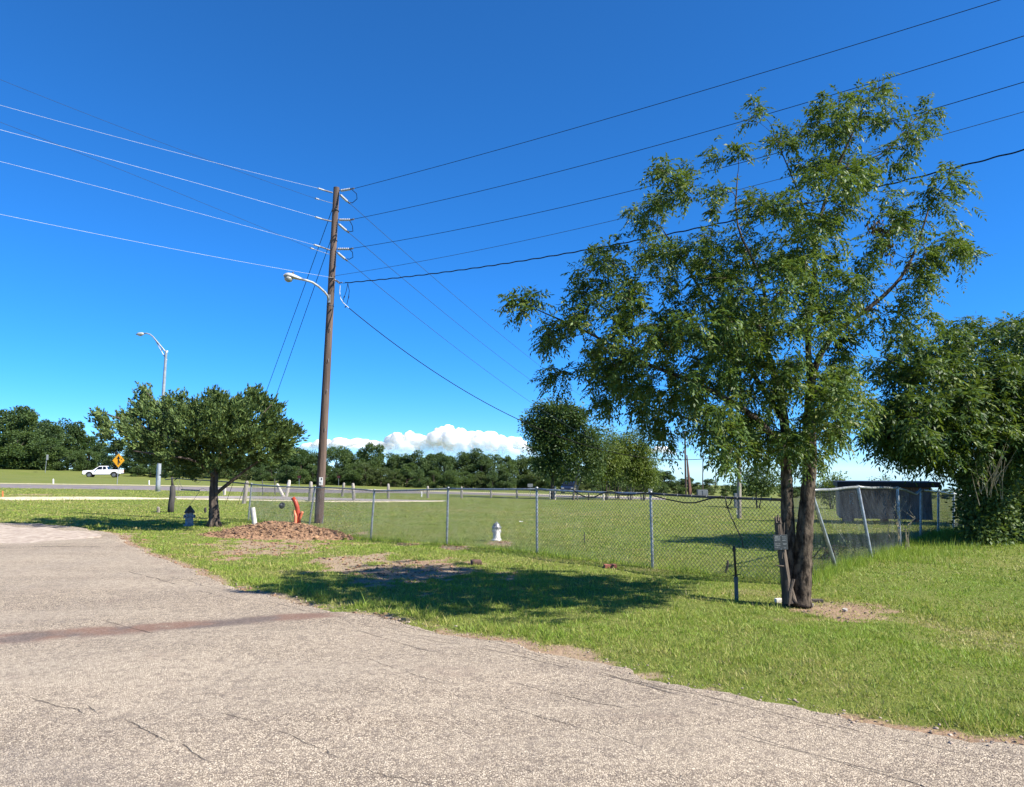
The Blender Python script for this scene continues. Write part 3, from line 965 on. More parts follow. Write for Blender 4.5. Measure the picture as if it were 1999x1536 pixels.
# feathery sprays: short twigs pointing outward and up, needles packed along them
SB, SD_, SLn = [], [], []
for q in pts:
    out = norm(q - cen)
    for k in range(11):
        d = norm(out * 0.75 + np.array([0, 0, 0.4]) + rng.normal(0, 0.38, 3))
        L = rng.uniform(0.12, 0.3)
        m_ = int(20 * L / 0.25)
        t = rng.uniform(0, 1, m_)[:, None]
        p0 = q + rng.normal(0, 0.09, 3)
        pp = p0 + d * L * t
        perp = norm(np.cross(np.tile(d, (m_, 1)), rng.normal(size=(m_, 3))))
        SB.append(pp)
        SD_.append(d * 0.8 + perp * 0.75 * (1.1 - t))
        SLn.append(rng.uniform(0.075, 0.15, m_) * (1.15 - 0.5 * t[:, 0]))
SB, SD_, SLn = np.concatenate(SB), np.concatenate(SD_), np.concatenate(SLn)
V, Fq = rhombi(SB, SD_, SLn, SLn * 0.34, rng, 0.2)
mb.build('trunk', 'bark_cedar', cedar, smooth=True, local=False)
np_mesh('crown', V, Fq, 'cedar', cedar, np.repeat(rng.random(len(Fq)), 4))
print('cedar needles', len(Fq), 'pts', len(pts))


# ---------------------------------------------------------------- trees round a crown of picture lobes, single leaves
def simple_tree(name, label, base, limbs, lobes, depth, material, bark, seed, per_area, dspread, nleaf, leaf, group=None, droop=0.25, comp=None, spread=0.32):
    t = thing(name, label, 'tree', base, 0, group)
    rng = np.random.default_rng(seed)
    pts = lobes_to_points(lobes, depth, rng, per_area, dspread)
    mb, td = grow(limbs, pts, rng)
    cen = pts.mean(0)
    if comp:
        B, D = twig_leaves(pts, td, cen, rng, (3, 4), comp['tl'], comp['nl'], mb)
        V, Fq, ti = compound(B, D, rng.uniform(*comp['ln'], len(B)), comp['pairs'], leaf[0], leaf[1], rng, comp.get('droop', 0.4))
    else:
        c = np.repeat(pts, nleaf, 0)
        off = rng.normal(0, spread, c.shape) * np.array([1, 1, 0.8])
        d = norm(off + 0.5 * rng.normal(0, spread, c.shape)) + np.array([0, 0, -droop])
        V, Fq = rhombi(c + off, d, leaf[0] * rng.uniform(0.7, 1.25, len(c)), leaf[1] * rng.uniform(0.8, 1.2, len(c)), rng)
        ti = np.repeat(np.clip(np.repeat(rng.random(len(pts)), nleaf) * 0.6 + rng.random(len(c)) * 0.45, 0, 1), 4)
    mb.build('trunk', bark, t, smooth=True, local=False)
    np_mesh('crown', V, Fq, material, t, ti)
    return t


# trees at the far side of the field
g1 = gnd(1079, 975)
d1 = g1.y
simple_tree('oak_tree', 'dark round-crowned tree at the left end of the clump across the field', g1,
            [([P(1079, 978, d1), P(1078, 950, d1), P(1081, 900, d1), P(1085, 840, d1)], .16, .06), ([P(1080, 915, d1), P(1060, 870, d1), P(1045, 840, d1)], .08, .03), ([P(1081, 905, d1), P(1110, 860, d1), P(1125, 830, d1)], .08, .03)],
            [(1085, 815, 50, 28, 0, 1.2), (1045, 840, 28, 24, 0, 1), (1120, 830, 36, 32, 0, 1), (1070, 865, 40, 26, 0, 1), (1110, 880, 40, 26, 0, 1), (1060, 905, 24, 22, 0, .9), (1095, 915, 30, 18, 0, .7), (1030, 820, 12, 10, 0, 1), (1080, 795, 22, 10, 0, 1)],
            d1, 'oak', 'bark_dark', 21, 0.02, 1.1, 150, (0.24, 0.12), 'trees across the field')
g2 = gnd(1119, 976)
d2 = g2.y
simple_tree('elm_tree', 'tree with a pale leaning trunk in the clump across the field', g2,
            [([P(1119, 978, d2), P(1121, 955, d2), P(1127, 925, d2), P(1136, 880, d2), P(1145, 840, d2)], .11, .04), ([P(1127, 978, d2 + .4), P(1129, 950, d2 + .4), P(1150, 900, d2 + .4)], .07, .03)],
            [(1150, 850, 26, 26, 0, 1), (1140, 880, 24, 22, 0, 1), (1165, 890, 26, 26, 0, 1), (1150, 920, 22, 16, 0, .8)],
            d2, 'far2', 'bark_pale', 22, 0.02, 0.9, 130, (0.2, 0.1), 'trees across the field')
for i, (px, top, w, lab, mt, sd) in enumerate([(1183, 838, 40, 'yellow-green bushy tree in the middle of the clump across the field', 'willow', 31), (1231, 830, 44, 'yellow-green drooping tree on thin twin stems across the field', 'willow', 32),
                                               (1256, 870, 36, 'pale green low-branched tree at the right end of the clump across the field', 'willow', 33), (1206, 850, 34, 'mid green tree filling the back of the clump across the field', 'far2', 34)]):
    by = 976 if i < 3 else 972
    g = gnd(px, by + i * 0.5)
    d = g.y
    cy = (top + 940) / 2
    simple_tree(['bushy_tree', 'drooping_tree', 'low_tree', 'leafy_tree'][i], lab, g,
                [([P(px, by + 3, d), P(px + 1, 945, d), P(px, cy, d), P(px - 3, top + 20, d)], .09, .02), ([P(px - 4, by + 2, d + .3), P(px - 8, 940, d + .3), P(px - 14, cy + 10, d + .3)], .06, .02), ([P(px + 2, by + 2, d), P(px + 10, 935, d), P(px + 18, cy + 20, d)], .05, .02)],
                [(px, top + 26, w * .6, 26, 0, 1), (px - w * .4, cy, w * .55, 30, 0, 1), (px + w * .4, cy + 4, w * .55, 30, 0, 1), (px, cy + 20, w * .7, 28, 0, .9), (px - 4, 930, w * .75, 16, 0, .7)],
                d, mt, 'bark_pale' if i == 1 else 'bark_dark', sd, 0.019, 1.0, 130, (0.21, 0.085), 'trees across the field', 0.6)
# low trees behind the shed and behind the service post
for (px, by, top, w, lab, sd, dd) in [(1478, 992, 905, 46, 'small tree on two thin stems behind the grey service post', 41, 0), (1622, 998, 925, 34, 'pale green tree beyond the left end of the brown shed', 42, 6), (1716, 990, 930, 30, 'treetop showing just above the brown shed roof', 43, 18)]:
    g = gnd(px, by)
    d = g.y + dd
    gz = Hf(at(px, by, d).x, d)
    bx = at(px, by, d).x
    simple_tree('small_tree', lab, (bx, d, gz),
                [([(bx, d, gz - .05), P(px - 2, by - 30, d), P(px + 3, (top + by) / 2, d), P(px, top + 12, d)], .07, .02), ([(bx + .15, d, gz - .05), P(px + 9, by - 26, d), P(px + 18, (top + by) / 2, d)], .05, .02)],
                [(px, top + 18, w * .7, 18, 0, 1), (px - w * .4, top + 36, w * .6, 20, 0, 1), (px + w * .5, top + 40, w * .55, 22, 0, 1)],
                d, 'far2' if sd != 42 else 'willow', 'bark_dark', sd, 0.018, 0.8, 120, (0.19, 0.09))

# big trees on the right
rb_ = gnd(1925, 1046)
RD = rb_.y
simple_tree('pecan_tree', 'large bushy tree with long feathered leaves overhanging the right fence', rb_,
            [([P(1925, 1050, RD), P(1915, 1000, RD), P(1900, 940, RD), P(1880, 880, RD), P(1870, 800, RD), P(1880, 720, RD)], .15, .04), ([P(1890, 920, RD), P(1850, 870, RD - .5), P(1800, 845, RD - .8), P(1740, 830, RD - 1)], .07, .02),
             ([P(1875, 850, RD), P(1830, 780, RD - .8), P(1780, 730, RD - 1), P(1730, 700, RD - 1)], .06, .015), ([P(1900, 930, RD), P(1960, 850, RD - .4), P(1990, 780, RD - .4), P(2040, 720, RD)], .08, .02), ([P(1910, 960, RD), P(1990, 920, RD - .6), P(2080, 880, RD - .6)], .06, .02)],
            [(1880, 695, 44, 30, 0, .9), (1900, 648, 13, 9, 0, 3), (1850, 662, 14, 10, -.4, 2.5), (1795, 690, 14, 14, -.8, 2), (1752, 668, 12, 16, -1, 2), (1722, 720, 12, 12, -1, 2), (1985, 650, 18, 10, 0, 2), (1830, 735, 56, 32, -.6, .9), (1780, 750, 46, 36, -.9, .8), (1745, 710, 22, 30, -1, .7), (1900, 770, 80, 50, -.3, 1.1), (1800, 810, 80, 50, -.9, 1.1), (1733, 812, 40, 38, -1, 1), (1880, 850, 80, 50, -.6, 1.1), (1970, 760, 60, 60, -.2, 1),
             (1980, 860, 60, 60, -.5, 1.1), (1780, 862, 55, 24, -.8, 1), (1845, 884, 55, 22, -.3, 1), (1960, 925, 45, 40, .2, .8), (2060, 820, 70, 100, 0, 1), (1738, 858, 26, 16, -1, .8)],
            RD, 'pecan', 'bark_dark', 51, 0.0085, 1.8, 0, (0.125, 0.042), None, 0.3, dict(tl=(0.15, 0.4), nl=(4, 6), ln=(0.26, 0.4), pairs=5, droop=0.3))
g = gnd(1985, 1028)
D2 = g.y + 2
simple_tree('tall_tree', 'darker tall tree rising behind at the right edge', (g.x + 1.3, D2, Hf(g.x + 1.3, D2)),
            [([P(2000, 1050, D2), P(2000, 950, D2), P(1990, 850, D2), P(1985, 700, D2)], .18, .05), ([P(1995, 880, D2), P(2060, 760, D2), P(2100, 690, D2)], .09, .03), ([P(1995, 860, D2), P(1940, 740, D2), P(1900, 700, D2)], .08, .02)],
            [(1960, 665, 50, 26, 0, 1), (2010, 660, 50, 30, 0, 1), (1920, 700, 50, 34, 0, .9), (1990, 740, 60, 46, 0, 1), (2070, 720, 70, 60, 0, 1), (1930, 800, 70, 50, 0, .9), (2030, 840, 90, 70, 0, .9), (1960, 930, 80, 60, 0, .9), (2060, 960, 80, 70, 0, .9), (1880, 660, 30, 20, 0, .8)],
            D2, 'pecan_dark', 'bark_dark', 52, 0.0075, 1.8, 0, (0.15, 0.05), None, 0.3, dict(tl=(0.3, 0.6), nl=(4, 6), ln=(0.32, 0.5), pairs=5, droop=0.25))


def bush(name, label, base, lobes, depth, material, seed, per_area, dspread, nleaf, leaf, spread, stems=9, cat='bush'):
    t = thing(name, label, cat, base)
    rng = np.random.default_rng(seed)
    pts = lobes_to_points(lobes, depth, rng, per_area, dspread)
    pts[:, 2] = np.maximum(pts[:, 2], H(pts[:, 0], pts[:, 1]) + 0.08)
    mb = MB()
    for k in range(stems):
        q = pts[rng.integers(len(pts))]
        b = Vector(base) + Vector((rng.normal(0, .12), rng.normal(0, .1), -0.03))
        mid = b.lerp(Vector(q), 0.5) + Vector((0, 0, 0.15))
        mb.tube([b, mid, Vector(q)], [0.018, 0.011, 0.005], 5)
    c = np.repeat(pts, nleaf, 0)
    off = rng.normal(0, spread, c.shape)
    d = norm(off) + np.array([0, 0, -.15])
    V, Fq = rhombi(c + off, d, leaf[0] * rng.uniform(.7, 1.25, len(c)), leaf[1] * rng.uniform(.8, 1.2, len(c)), rng)
    mb.build('stems', 'deadwood', t, smooth=True, local=False)
    np_mesh('foliage', V, Fq, material, t, np.repeat(rng.random(len(c)), 4))
    return t


gb = gnd(1925, 1058)
bt = bush('vine_bush', 'tangled vine-covered bush at the end of the right fence', gb,
          [(1915, 1010, 26, 36, 0, 1), (1940, 960, 36, 50, 0, 1), (1900, 930, 24, 24, 0, .8), (1965, 1000, 40, 44, .3, 1), (1930, 1038, 50, 12, -.1, 1.2), (1990, 1030, 30, 18, .2, 1), (2040, 980, 50, 60, .4, 1), (1895, 985, 12, 40, .2, 1)],
          gb.y, 'vine', 61, 0.045, .8, 30, (0.095, 0.055), 0.13, 16)
mb = MB()
for k in range(22):
    b = at(random.uniform(1910, 1960), random.uniform(930, 990), gb.y - .6)
    e = b + Vector((random.uniform(-.5, .5), random.uniform(-.3, .1), random.uniform(.5, 1.0)))
    mb.tube([b, b.lerp(e, .5) + Vector((random.uniform(-.1, .1), 0, 0)), e], [.008, .006, .003], 4)
mb.build('dead_twigs', 'straw', bt, local=False)

# ---------------------------------------------------------------- far treelines: seven kinds, copied


def far_variant(seed, h, w, material, low):
    """tree about h tall, w wide, foliage from low*h up; local space, base at origin"""
    rng = np.random.default_rng(seed)
    t = thing('treeline_tree', 'x', 'tree', (0, 0, 0))
    mb = MB()
    mb.tube([(0, 0, -.3), (0.05 * w, 0, h * .35), (0, .03 * w, h * .8)], [.03 * h, .02 * h, .006 * h], 7)
    C = []
    nl = 26
    for k in range(nl):
        f = rng.uniform(low, 1)
        rad = w / 2 * math.sqrt(max(0.05, 1 - ((f - 0.5) / 0.56) ** 2)) * rng.uniform(.35, .95)
        an = rng.uniform(0, 2 * math.pi)
        C.append((rad * math.cos(an), rad * math.sin(an), f * h * 0.93))
    C = np.array(C)
    for q in C[::3]:
        mb.tube([(0, 0, q[2] * .6), tuple(q)], [.01 * h, .003 * h], 4)
    rr = rng.uniform(.1, .2, nl) * (h + w) / 2
    per = 260
    c = np.repeat(C, per, 0)
    u = norm(rng.normal(size=c.shape))
    off = u * (rng.random(len(c)) ** 0.45 * np.repeat(rr, per))[:, None] * np.array([1, 1, .75])
    lf = 0.034 * (h + w) / 2 + .1
    V, Fq = rhombi(c + off, u + rng.normal(0, .5, c.shape) + np.array([0, 0, -.15]), lf * rng.uniform(.7, 1.3, len(c)), lf * .62, rng)
    V[:, 2] = np.maximum(V[:, 2], 0.0)
    mb.build('trunk', 'bark_dark', t)
    np_mesh('crown', V, Fq, material, t, np.repeat(np.clip(np.repeat(rng.random(nl), per) * .55 + rng.random(len(c)) * .5, 0, 1), 4))
    return t


VAR = [far_variant(100, 10, 7.5, 'far1', .12), far_variant(101, 10, 9, 'far2', .05), far_variant(102, 10, 8, 'far1', .2), far_variant(103, 10, 10, 'far2', .02), far_variant(104, 10, 8.5, 'far3', .02), far_variant(105, 10, 7, 'oak', .25), far_variant(106, 10, 9, 'far1', .0)]
used = set()


def place_far(px, top, d, kind, label, group, wscale=1.0):
    v = VAR[kind]
    o = v if kind not in used else copy_tree(v)
    used.add(kind)
    x = at(px, 900, d).x
    z = Hf(x, d)
    h = max(1.2, at(px, top, d).z - z)
    o.location = (x, d, z)
    s = h / 10
    o.scale = (s * wscale, s * wscale, s)
    o.rotation_euler = (0, 0, random.uniform(0, 6.28))
    tag(o, label, 'tree', group)


rs = random.Random(3)
ONES = ['', 'first', 'second', 'third', 'fourth', 'fifth', 'sixth', 'seventh', 'eighth', 'ninth', 'tenth', 'eleventh', 'twelfth', 'thirteenth', 'fourteenth', 'fifteenth', 'sixteenth', 'seventeenth', 'eighteenth', 'nineteenth']


def ordinal(k):
    if k < 20:
        return ONES[k]
    t = ['', '', 'twent', 'thirt', 'fort', 'fift'][k // 10]
    return t + 'ieth' if k % 10 == 0 else t + 'y-' + ONES[k % 10]




def row(prof, x0, x1, step, d, dj, kinds, label, group, ws=1.0, drop=0):
    x = x0
    k = 0
    while x < x1:
        inside = 0 <= x <= 1999
        k += inside
        lab = label.replace('#', ordinal(k) + ' from the left,') if inside else label.replace('#', 'beyond the picture edge,')
        top = np.interp(x, *zip(*prof)) + rs.uniform(-5, 9) - (9 if rs.random() < .12 else 0) + drop
        place_far(x, top, d + rs.uniform(-dj, dj), rs.choice(kinds), lab, group, ws * rs.uniform(.85, 1.2))
        x += step * rs.uniform(.75, 1.25)


profL = [(-300, 800), (-40, 815), (0, 806), (30, 793), (75, 800), (100, 815), (150, 834), (200, 852), (260, 862), (420, 880), (600, 876)]
row(profL, 2, 215, 30, 168, 4, [0, 1, 2, 5, 6], 'tall dark tree, # of the wood on the far left', 'wood on the far left')
row(profL, 2, 230, 27, 156, 2, [3, 4, 6], 'low bushy tree, # at the front edge of the far left wood', 'front edge of the far left wood', 1.3, 45)
profM = [(215, 858), (420, 880), (560, 876), (590, 874), (640, 878), (700, 872), (730, 868), (760, 882), (800, 880), (850, 885), (900, 890), (960, 888), (1000, 882), (1040, 892), (1300, 915)]
row(profM, 225, 560, 30, 148, 4, [0, 1, 2, 5, 6], 'dark tree, # of the far wood behind the cedar', 'wood behind the cedar')
row(profM, 565, 1300, 24, 122, 5, [0, 1, 2, 3, 5], 'tall tree, # of the distant treeline under the white cloud', 'distant treeline')
row(profM, 270, 560, 26, 139, 2, [3, 4, 6, 1], 'low scrubby tree, # at the foot of the wood behind the cedar', 'scrub behind the cedar', 1.35, 34)
row(profM, 560, 1300, 26, 113, 2, [3, 4, 6, 1], 'low scrubby tree, # at the foot of the distant treeline', 'scrub at the foot of the treeline', 1.35, 34)
profR = [(1280, 925), (1300, 932), (1330, 937), (1370, 932), (1400, 944), (1440, 946), (1480, 938), (1560, 946), (1640, 952), (1900, 956), (2200, 958)]
row(profR, 1270, 1990, 26, 165, 5, [0, 2, 3, 6], 'far tree, # on the low skyline to the right', 'far right skyline trees', 1.5)
row(profR, 1270, 1700, 30, 118, 4, [3, 4, 6], 'low brush, # beyond the field on the right', 'brush beyond the field', 1.8, 18)

# ---------------------------------------------------------------- utility pole with its hardware
pbase = gnd(622, 1021)
PD = pbase.y
pt_ = at(657, 366, PD)
pole = thing('utility_pole', 'weathered brown wooden utility pole carrying the overhead wires', 'utility pole', pbase)
ax = (pt_ - pbase)
mb = MB()
N_ = 26
mb.tube([pbase + ax * (i / N_) + Vector((0, 0, -0.15 if i == 0 else 0)) for i in range(N_ + 1)], [0.136 - 0.042 * (i / N_) for i in range(N_ + 1)], 18, True, 0.015)
mb.build('shaft', 'pole_wood', pole, smooth=False, local=False)


def PP(px, py, dd=0.0):
    return at(px, py, PD + dd)


def insulator(a, b, material, fins=6, r=0.042):
    mb = MB()
    a, b = Vector(a), Vector(b)
    pts_, rad = [], []
    K = fins * 4
    for i in range(K + 1):
        t = i / K
        pts_.append(a.lerp(b, t))
        rad.append(r * (0.55 + 0.45 * (1 if i % 4 in (1, 2) else 0)))
    mb.tube(pts_, rad, 10)
    return mb.build('insulator', material, pole, smooth=True, local=False)


def hardware(name, pts_, r, material='steel', sides=6):
    mb = MB()
    mb.tube(pts_, r, sides)
    return mb.build(name, material, pole, local=False)


WR = [(690, 368), (690, 428), (688, 485)]
for (ex, ey), py0 in zip(WR, (372, 429, 486)):
    sx = 657 + (py0 - 366) * -0.053
    a, b = PP(sx + 9, py0, -.05), PP(ex - 6, ey + 1.0, -.25)
    hardware('link', [PP(sx + 3, py0, 0), a], .014)
    insulator(a, b, 'insul')
    hardware('clamp', [b, PP(ex + 1, ey - .3, -.35)], .028)
for (x0, y0, x1, y1) in [(665, 381, 678, 393), (662, 438, 676, 450), (660, 494, 673, 505)]:
    a, b = PP(x0, y0, .15), PP(x1, y1, .6)
    hardware('link', [PP(x0 - 7, y0 - 4, .02), a], .014)
    insulator(a, b, 'insul')
    hardware('clamp', [b, PP(x1 + 5, y1 + 4, .8)], .026)
for (x0, y0, x1, y1) in [(649, 376, 632, 371), (647, 432, 627, 427), (644, 488, 624, 481)]:
    a, b = PP(x0, y0, -.1), PP(x1, y1, -.5)
    insulator(a, b, 'insul_dark', 8, .026)
    hardware('clamp', [b, PP(x1 - 11, y1 - 3.5, -.7)], .03, 'insul')
for (x0, y0, x1, y1, x2, y2) in [(688, 371, 698, 386, 684, 395), (683, 431, 690, 449, 680, 451), (683, 487, 690, 500, 678, 505)]:
    hardware('jumper', [PP(x0, y0, -.2), PP(x1 - 2, y1 - 8, 0), PP(x1 - 1, y1 + 2, .2), PP(x2 + 4, y2 + 1, .5), PP(x2, y2, .6)], .011, 'wire_dark')
for (x0, y0, x1, y1) in [(650, 397, 622, 389), (645, 497, 612, 486)]:
    hardware('strain_rod', [PP(x0, y0, -.05), PP(x1, y1, -.6)], .008, 'galv')
    hardware('clamp', [PP(x1, y1, -.6), PP(x1 - 6, y1 - 2, -.75)], .026, 'insul')
for (x0, y0) in [(658, 403), (656, 407), (656, 456), (655, 463), (655, 520), (653, 540), (653, 552), (650, 600), (655, 548)]:
    hardware('bolt', [PP(x0, y0, -.11), PP(x0 + .4, y0, -.2)], .022, 'steel', 8)
for y0 in (412, 470, 545, 598):
    xx = 657 - (y0 - 366) * .053
    c0 = PP(xx, y0, 0)
    hardware('band', [c0 + Vector((math.cos(a_) * .108, math.sin(a_) * .108, -.02 * math.sin(a_))) for a_ in np.linspace(0, 6.2832, 17)], .012, 'steel', 5)
hardware('bracket', [PP(653, 545, -.1), PP(662, 553, -.1), PP(668, 551, -.15)], .02)
for i, y0 in enumerate((640, 700, 760, 835)):
    xx = 657 - (y0 - 366) * .053
    hardware('ground_staple', [PP(xx + 2, y0, -.12), PP(xx + 2.2, y0 + 6, -.135)], .008)
mb = MB()
mb.quadbox(at(626.5, 939.5, PD - .15), (.115, .012, .24))
plate = mb.build('tag_plate', 'white_tag', pole, local=False, bevel=.003)
mb = MB()
for (px_, py_, w_, h_) in [(627.8, 934.8, .03, .055), (625, 941.5, .05, .014), (625.5, 944, .035, .012)]:
    mb.quadbox(at(px_, py_, PD - .159), (w_, .004, h_))
mb.build('printed_mark', 'sign_black', plate, local=False)
mb = MB()
mb.tube([at(629, 1023, PD - .2), at(632, 1006, PD - .16)], [.014, .012], 6)
mb.build('ground_wire_guard', 'galv', pole, local=False)

# luminaire on the pole
lamp = thing('street_light', 'grey cobra-head lamp on a curved arm fixed to the wooden pole', 'street light', PP(641, 580, -.15))
LD = PD - .9
mb = MB()
arm = [at(641, 586, PD - .13), at(640, 578, PD - .2), at(634, 570, PD - .35), at(622, 559, PD - .55), at(610, 551, PD - .75), at(598, 547, PD - .9), at(590, 545.5, PD - .95)]
mb.tube(arm, [.034] * 7, 10)
mb.build('arm', 'lampgrey', lamp, smooth=True, local=False)
mb = MB()
mb.quadbox(at(642.5, 583, PD - .13), (.08, .06, .26))
mb.build('mounting_plate', 'galv', lamp, local=False, bevel=.006)
hc = at(573, 542, PD - 1.0)
dirv = (at(553, 538, PD - 1.1) - at(591, 546, PD - .95)).normalized()
mb = MB()
upv = Vector((0, 0, 1))
sidev = dirv.cross(upv).normalized()
upv = sidev.cross(dirv)
h0 = at(591, 546, PD - .95)
Ltot = (at(553, 540, PD - 1.1) - h0).length
prof = [(0, .045, .045, 0), (.12, .07, .06, .0), (.35, .10, .085, .01), (.6, .145, .105, .02), (.8, .15, .10, .02), (.93, .11, .075, .01), (1.0, .03, .03, 0)]
o0 = len(mb.v)
SN = 14
for (t, w_, hh, zo) in prof:
    for k in range(SN):
        an = 2 * math.pi * k / SN
        zz_ = math.sin(an)
        zz_ = zz_ * hh if zz_ > 0 else zz_ * hh * .45
        mb.v.append(tuple(h0 + dirv * Ltot * t + sidev * math.cos(an) * w_ + upv * (zz_ + zo)))
for i in range(len(prof) - 1):
    for k in range(SN):
        mb.f.append((i * SN + k, i * SN + (k + 1) % SN, (i + 1) * SN + (k + 1) % SN, (i + 1) * SN + k))
mb.f.append(tuple(range(SN)))
mb.f.append(tuple((len(prof) - 1) * SN + k for k in reversed(range(SN))))
head = mb.build('lamp_head', 'lampgrey', lamp, smooth=True, local=False)
mb = MB()
lc = h0 + dirv * Ltot * .72 - upv * .02
mb.tube([lc, lc - upv * .05, lc - upv * .1, lc - upv * .13, lc - upv * .145], [.13, .128, .105, .06, .01], 16)
mb.build('lens', 'lens', head, smooth=True, local=False)
mb = MB()
pc = h0 + dirv * Ltot * .55 + upv * .1
mb.tube([pc, pc + upv * .05, pc + upv * .075], [.035, .035, .012], 10)
mb.build('photocell', 'steel', head, local=False)


# ---------------------------------------------------------------- overhead wires
def fit_k(A, Bp, mid):
    """curvature so that the wire A-B passes the picture point mid"""
    best = None
    for i in range(5, 96):
        t = i / 100
        q = A.lerp(Bp, t)
        r = ray(*mid)
        # horizontal match
        e = abs(q.x / q.y - r.x / r.y)
        if best is None or e < best[0]:
            z = EYE + r.z * q.y / r.y
            best = (e, (z - q.z) / (t * (t - 1)))
    return best[1]


def wire(name, label, A, Bp, mid, r, material, tmax=1.0, cat='wire', group='overhead wires', twist=False):
    A, Bp = Vector(A), Vector(Bp)
    k = fit_k(A, Bp, mid) if mid else 0.0
    pts_ = []
    K = 40 if not twist else 500
    for i in range(K + 1):
        t = tmax * i / K
        q = A + (Bp - A) * t
        q.z += k * t * (t - 1)
        if twist:
            q += Vector((0, math.sin(i * .9) * .008, math.cos(i * .9) * .008))
        pts_.append(q)
    mb = MB()
    mb.tube(pts_, r, 5)
    o = mb.build(name, material)
    # origin at the pole end
    o.data.transform(Matrix.Translation(-A))
    o.location = A
    return tag(o, label, cat, group)


zt = PP(690, 368, -.35).z
wire('power_line', 'topmost dark wire running from the pole to the upper right', PP(691, 368, -.35), at_z(1945, 2, zt + .05), (1280, 206), .0078, 'wire_dark', 2.2)
wire('power_line', 'second dark wire down running from the pole to the right', PP(691, 427.6, -.35), at_z(1999, 70, PP(690, 428).z + .05), (1360, 262), .0078, 'wire_dark', 2.2)
wire('power_line', 'third dark wire down running right behind the tall tree', PP(689, 484.5, -.35), at_z(1999, 160, PP(690, 485).z + .05), (1240, 372), .0078, 'wire_dark', 2.2)
wire('power_line', 'thin grey wire fourth from the top on the right of the pole', PP(655, 538, 0), at_z(1999, 218, PP(655, 538).z + .05), (1270, 412), .006, 'wire_thin', 2.2)
wire('service_cable', 'thick twisted cable lowest of the wires running right from the pole', PP(674, 552, -.1), at_z(1999, 292, PP(674, 552).z + .1), (1260, 466), .016, 'wire_dark', 2.0, twist=True)
wire('power_line', 'bright wire leaving the pole top to the left', PP(622, 367.5, -.7), at_z(0, 205, PP(622, 367).z), (300, 287), .004, 'wire_alu', 2.2)
wire('power_line', 'bright wire second from the top on the left of the pole', PP(616, 423, -.7), at_z(0, 253, PP(616, 423).z), (300, 334), .004, 'wire_alu', 2.2)
wire('power_line', 'bright wire third from the top on the left of the pole', PP(613, 478, -.7), at_z(0, 315, PP(613, 478).z), (300, 393), .004, 'wire_alu', 2.2)
wire('power_line', 'lowest bright wire left of the pole passing over the lamp head', PP(650, 542, -.1), at_z(0, 418, PP(650, 542).z), (300, 478), .004, 'wire_alu', 2.2)
wire('power_line', 'faint thin wire crossing above the bright wires at the far left', PP(616, 387.5, -.75), at_z(0, 155, PP(616, 387).z + 1.2), (300, 273), .0045, 'wire_thin', 2.0)
wire('power_line', 'faint thin wire crossing the middle bright wires at the far left', PP(606, 484, -.75), at_z(0, 238, PP(606, 484).z + 1.2), (200, 318), .0045, 'wire_thin', 2.0)
# far pole line
FD = 118.0
fp = [(1338, 846), (1338, 858), (1338, 872)]
wire('power_line', 'thin wire from the pole top sloping away to the distant poles, highest of three', PP(683, 397, .8), at(1337, 848, FD), (1090, 742), .008, 'wire_thin')
wire('power_line', 'thin wire sloping away to the distant poles, middle of three', PP(681, 454, .8), at(1337, 858, FD), (1000, 718), .008, 'wire_thin')
wire('power_line', 'thin wire sloping away to the distant poles, lowest of three', PP(678, 509, .8), at(1337, 870, FD), (1000, 762), .008, 'wire_thin')
gp = gnd(1443, 1012)
wire('service_cable', 'black cable drooping from the pole down to the grey service post', PP(681, 601, .2), at(1441, 886, gp.y), (1015, 820), .013, 'wire_dark')
# the loop where the twisted cable meets the drop
lo = thing('cable_loop', 'tangle of looped cable ends hanging beside the pole', 'cable', PP(665, 553, -.1))
for nm, pts_, r_, mt in [('loop_strand', [(664, 557), (663, 570), (665, 583), (670, 591), (681, 601)], .014, 'wire_alu'), ('loop_strand', [(679, 553), (676, 568), (672, 580), (669, 588), (672, 594)], .010, 'wire_dark'), ('loop_strand', [(679, 553), (682, 568), (680, 582), (677, 594)], .010, 'wire_dark'),
                         ('loop_strand', [(662, 551), (670, 552.5), (676, 552)], .008, 'wire_dark'), ('connector', [(673, 600), (677, 597)], .018, 'black'), ('connector', [(671, 581), (673, 578)], .018, 'black'), ('connector', [(680.5, 582), (681, 577)], .018, 'black'), ('clamp', [(657, 547), (663, 551)], .02, 'steel')]:
    mb = MB()
    mb.tube([PP(a_, b_, -.1) for a_, b_ in pts_], r_, 6)
    mb.build(nm, mt, lo, local=False)
# guy wires to an anchor beyond the cedar
ga = gnd(452, 985)
wire('guy_wire', 'upper guy wire slanting from the pole down behind the cedar', PP(651, 402, .1), ga + Vector((-.3, 0, 0)), None, .010, 'wire_dark', 1.0, 'guy wire', 'guy wires of the pole')
wire('guy_wire', 'lower guy wire slanting from the pole down behind the cedar', PP(648, 462, .1), ga + Vector((.3, 0, 0)), None, .010, 'wire_dark', 1.0, 'guy wire', 'guy wires of the pole')

# ---------------------------------------------------------------- chain link fence, front run


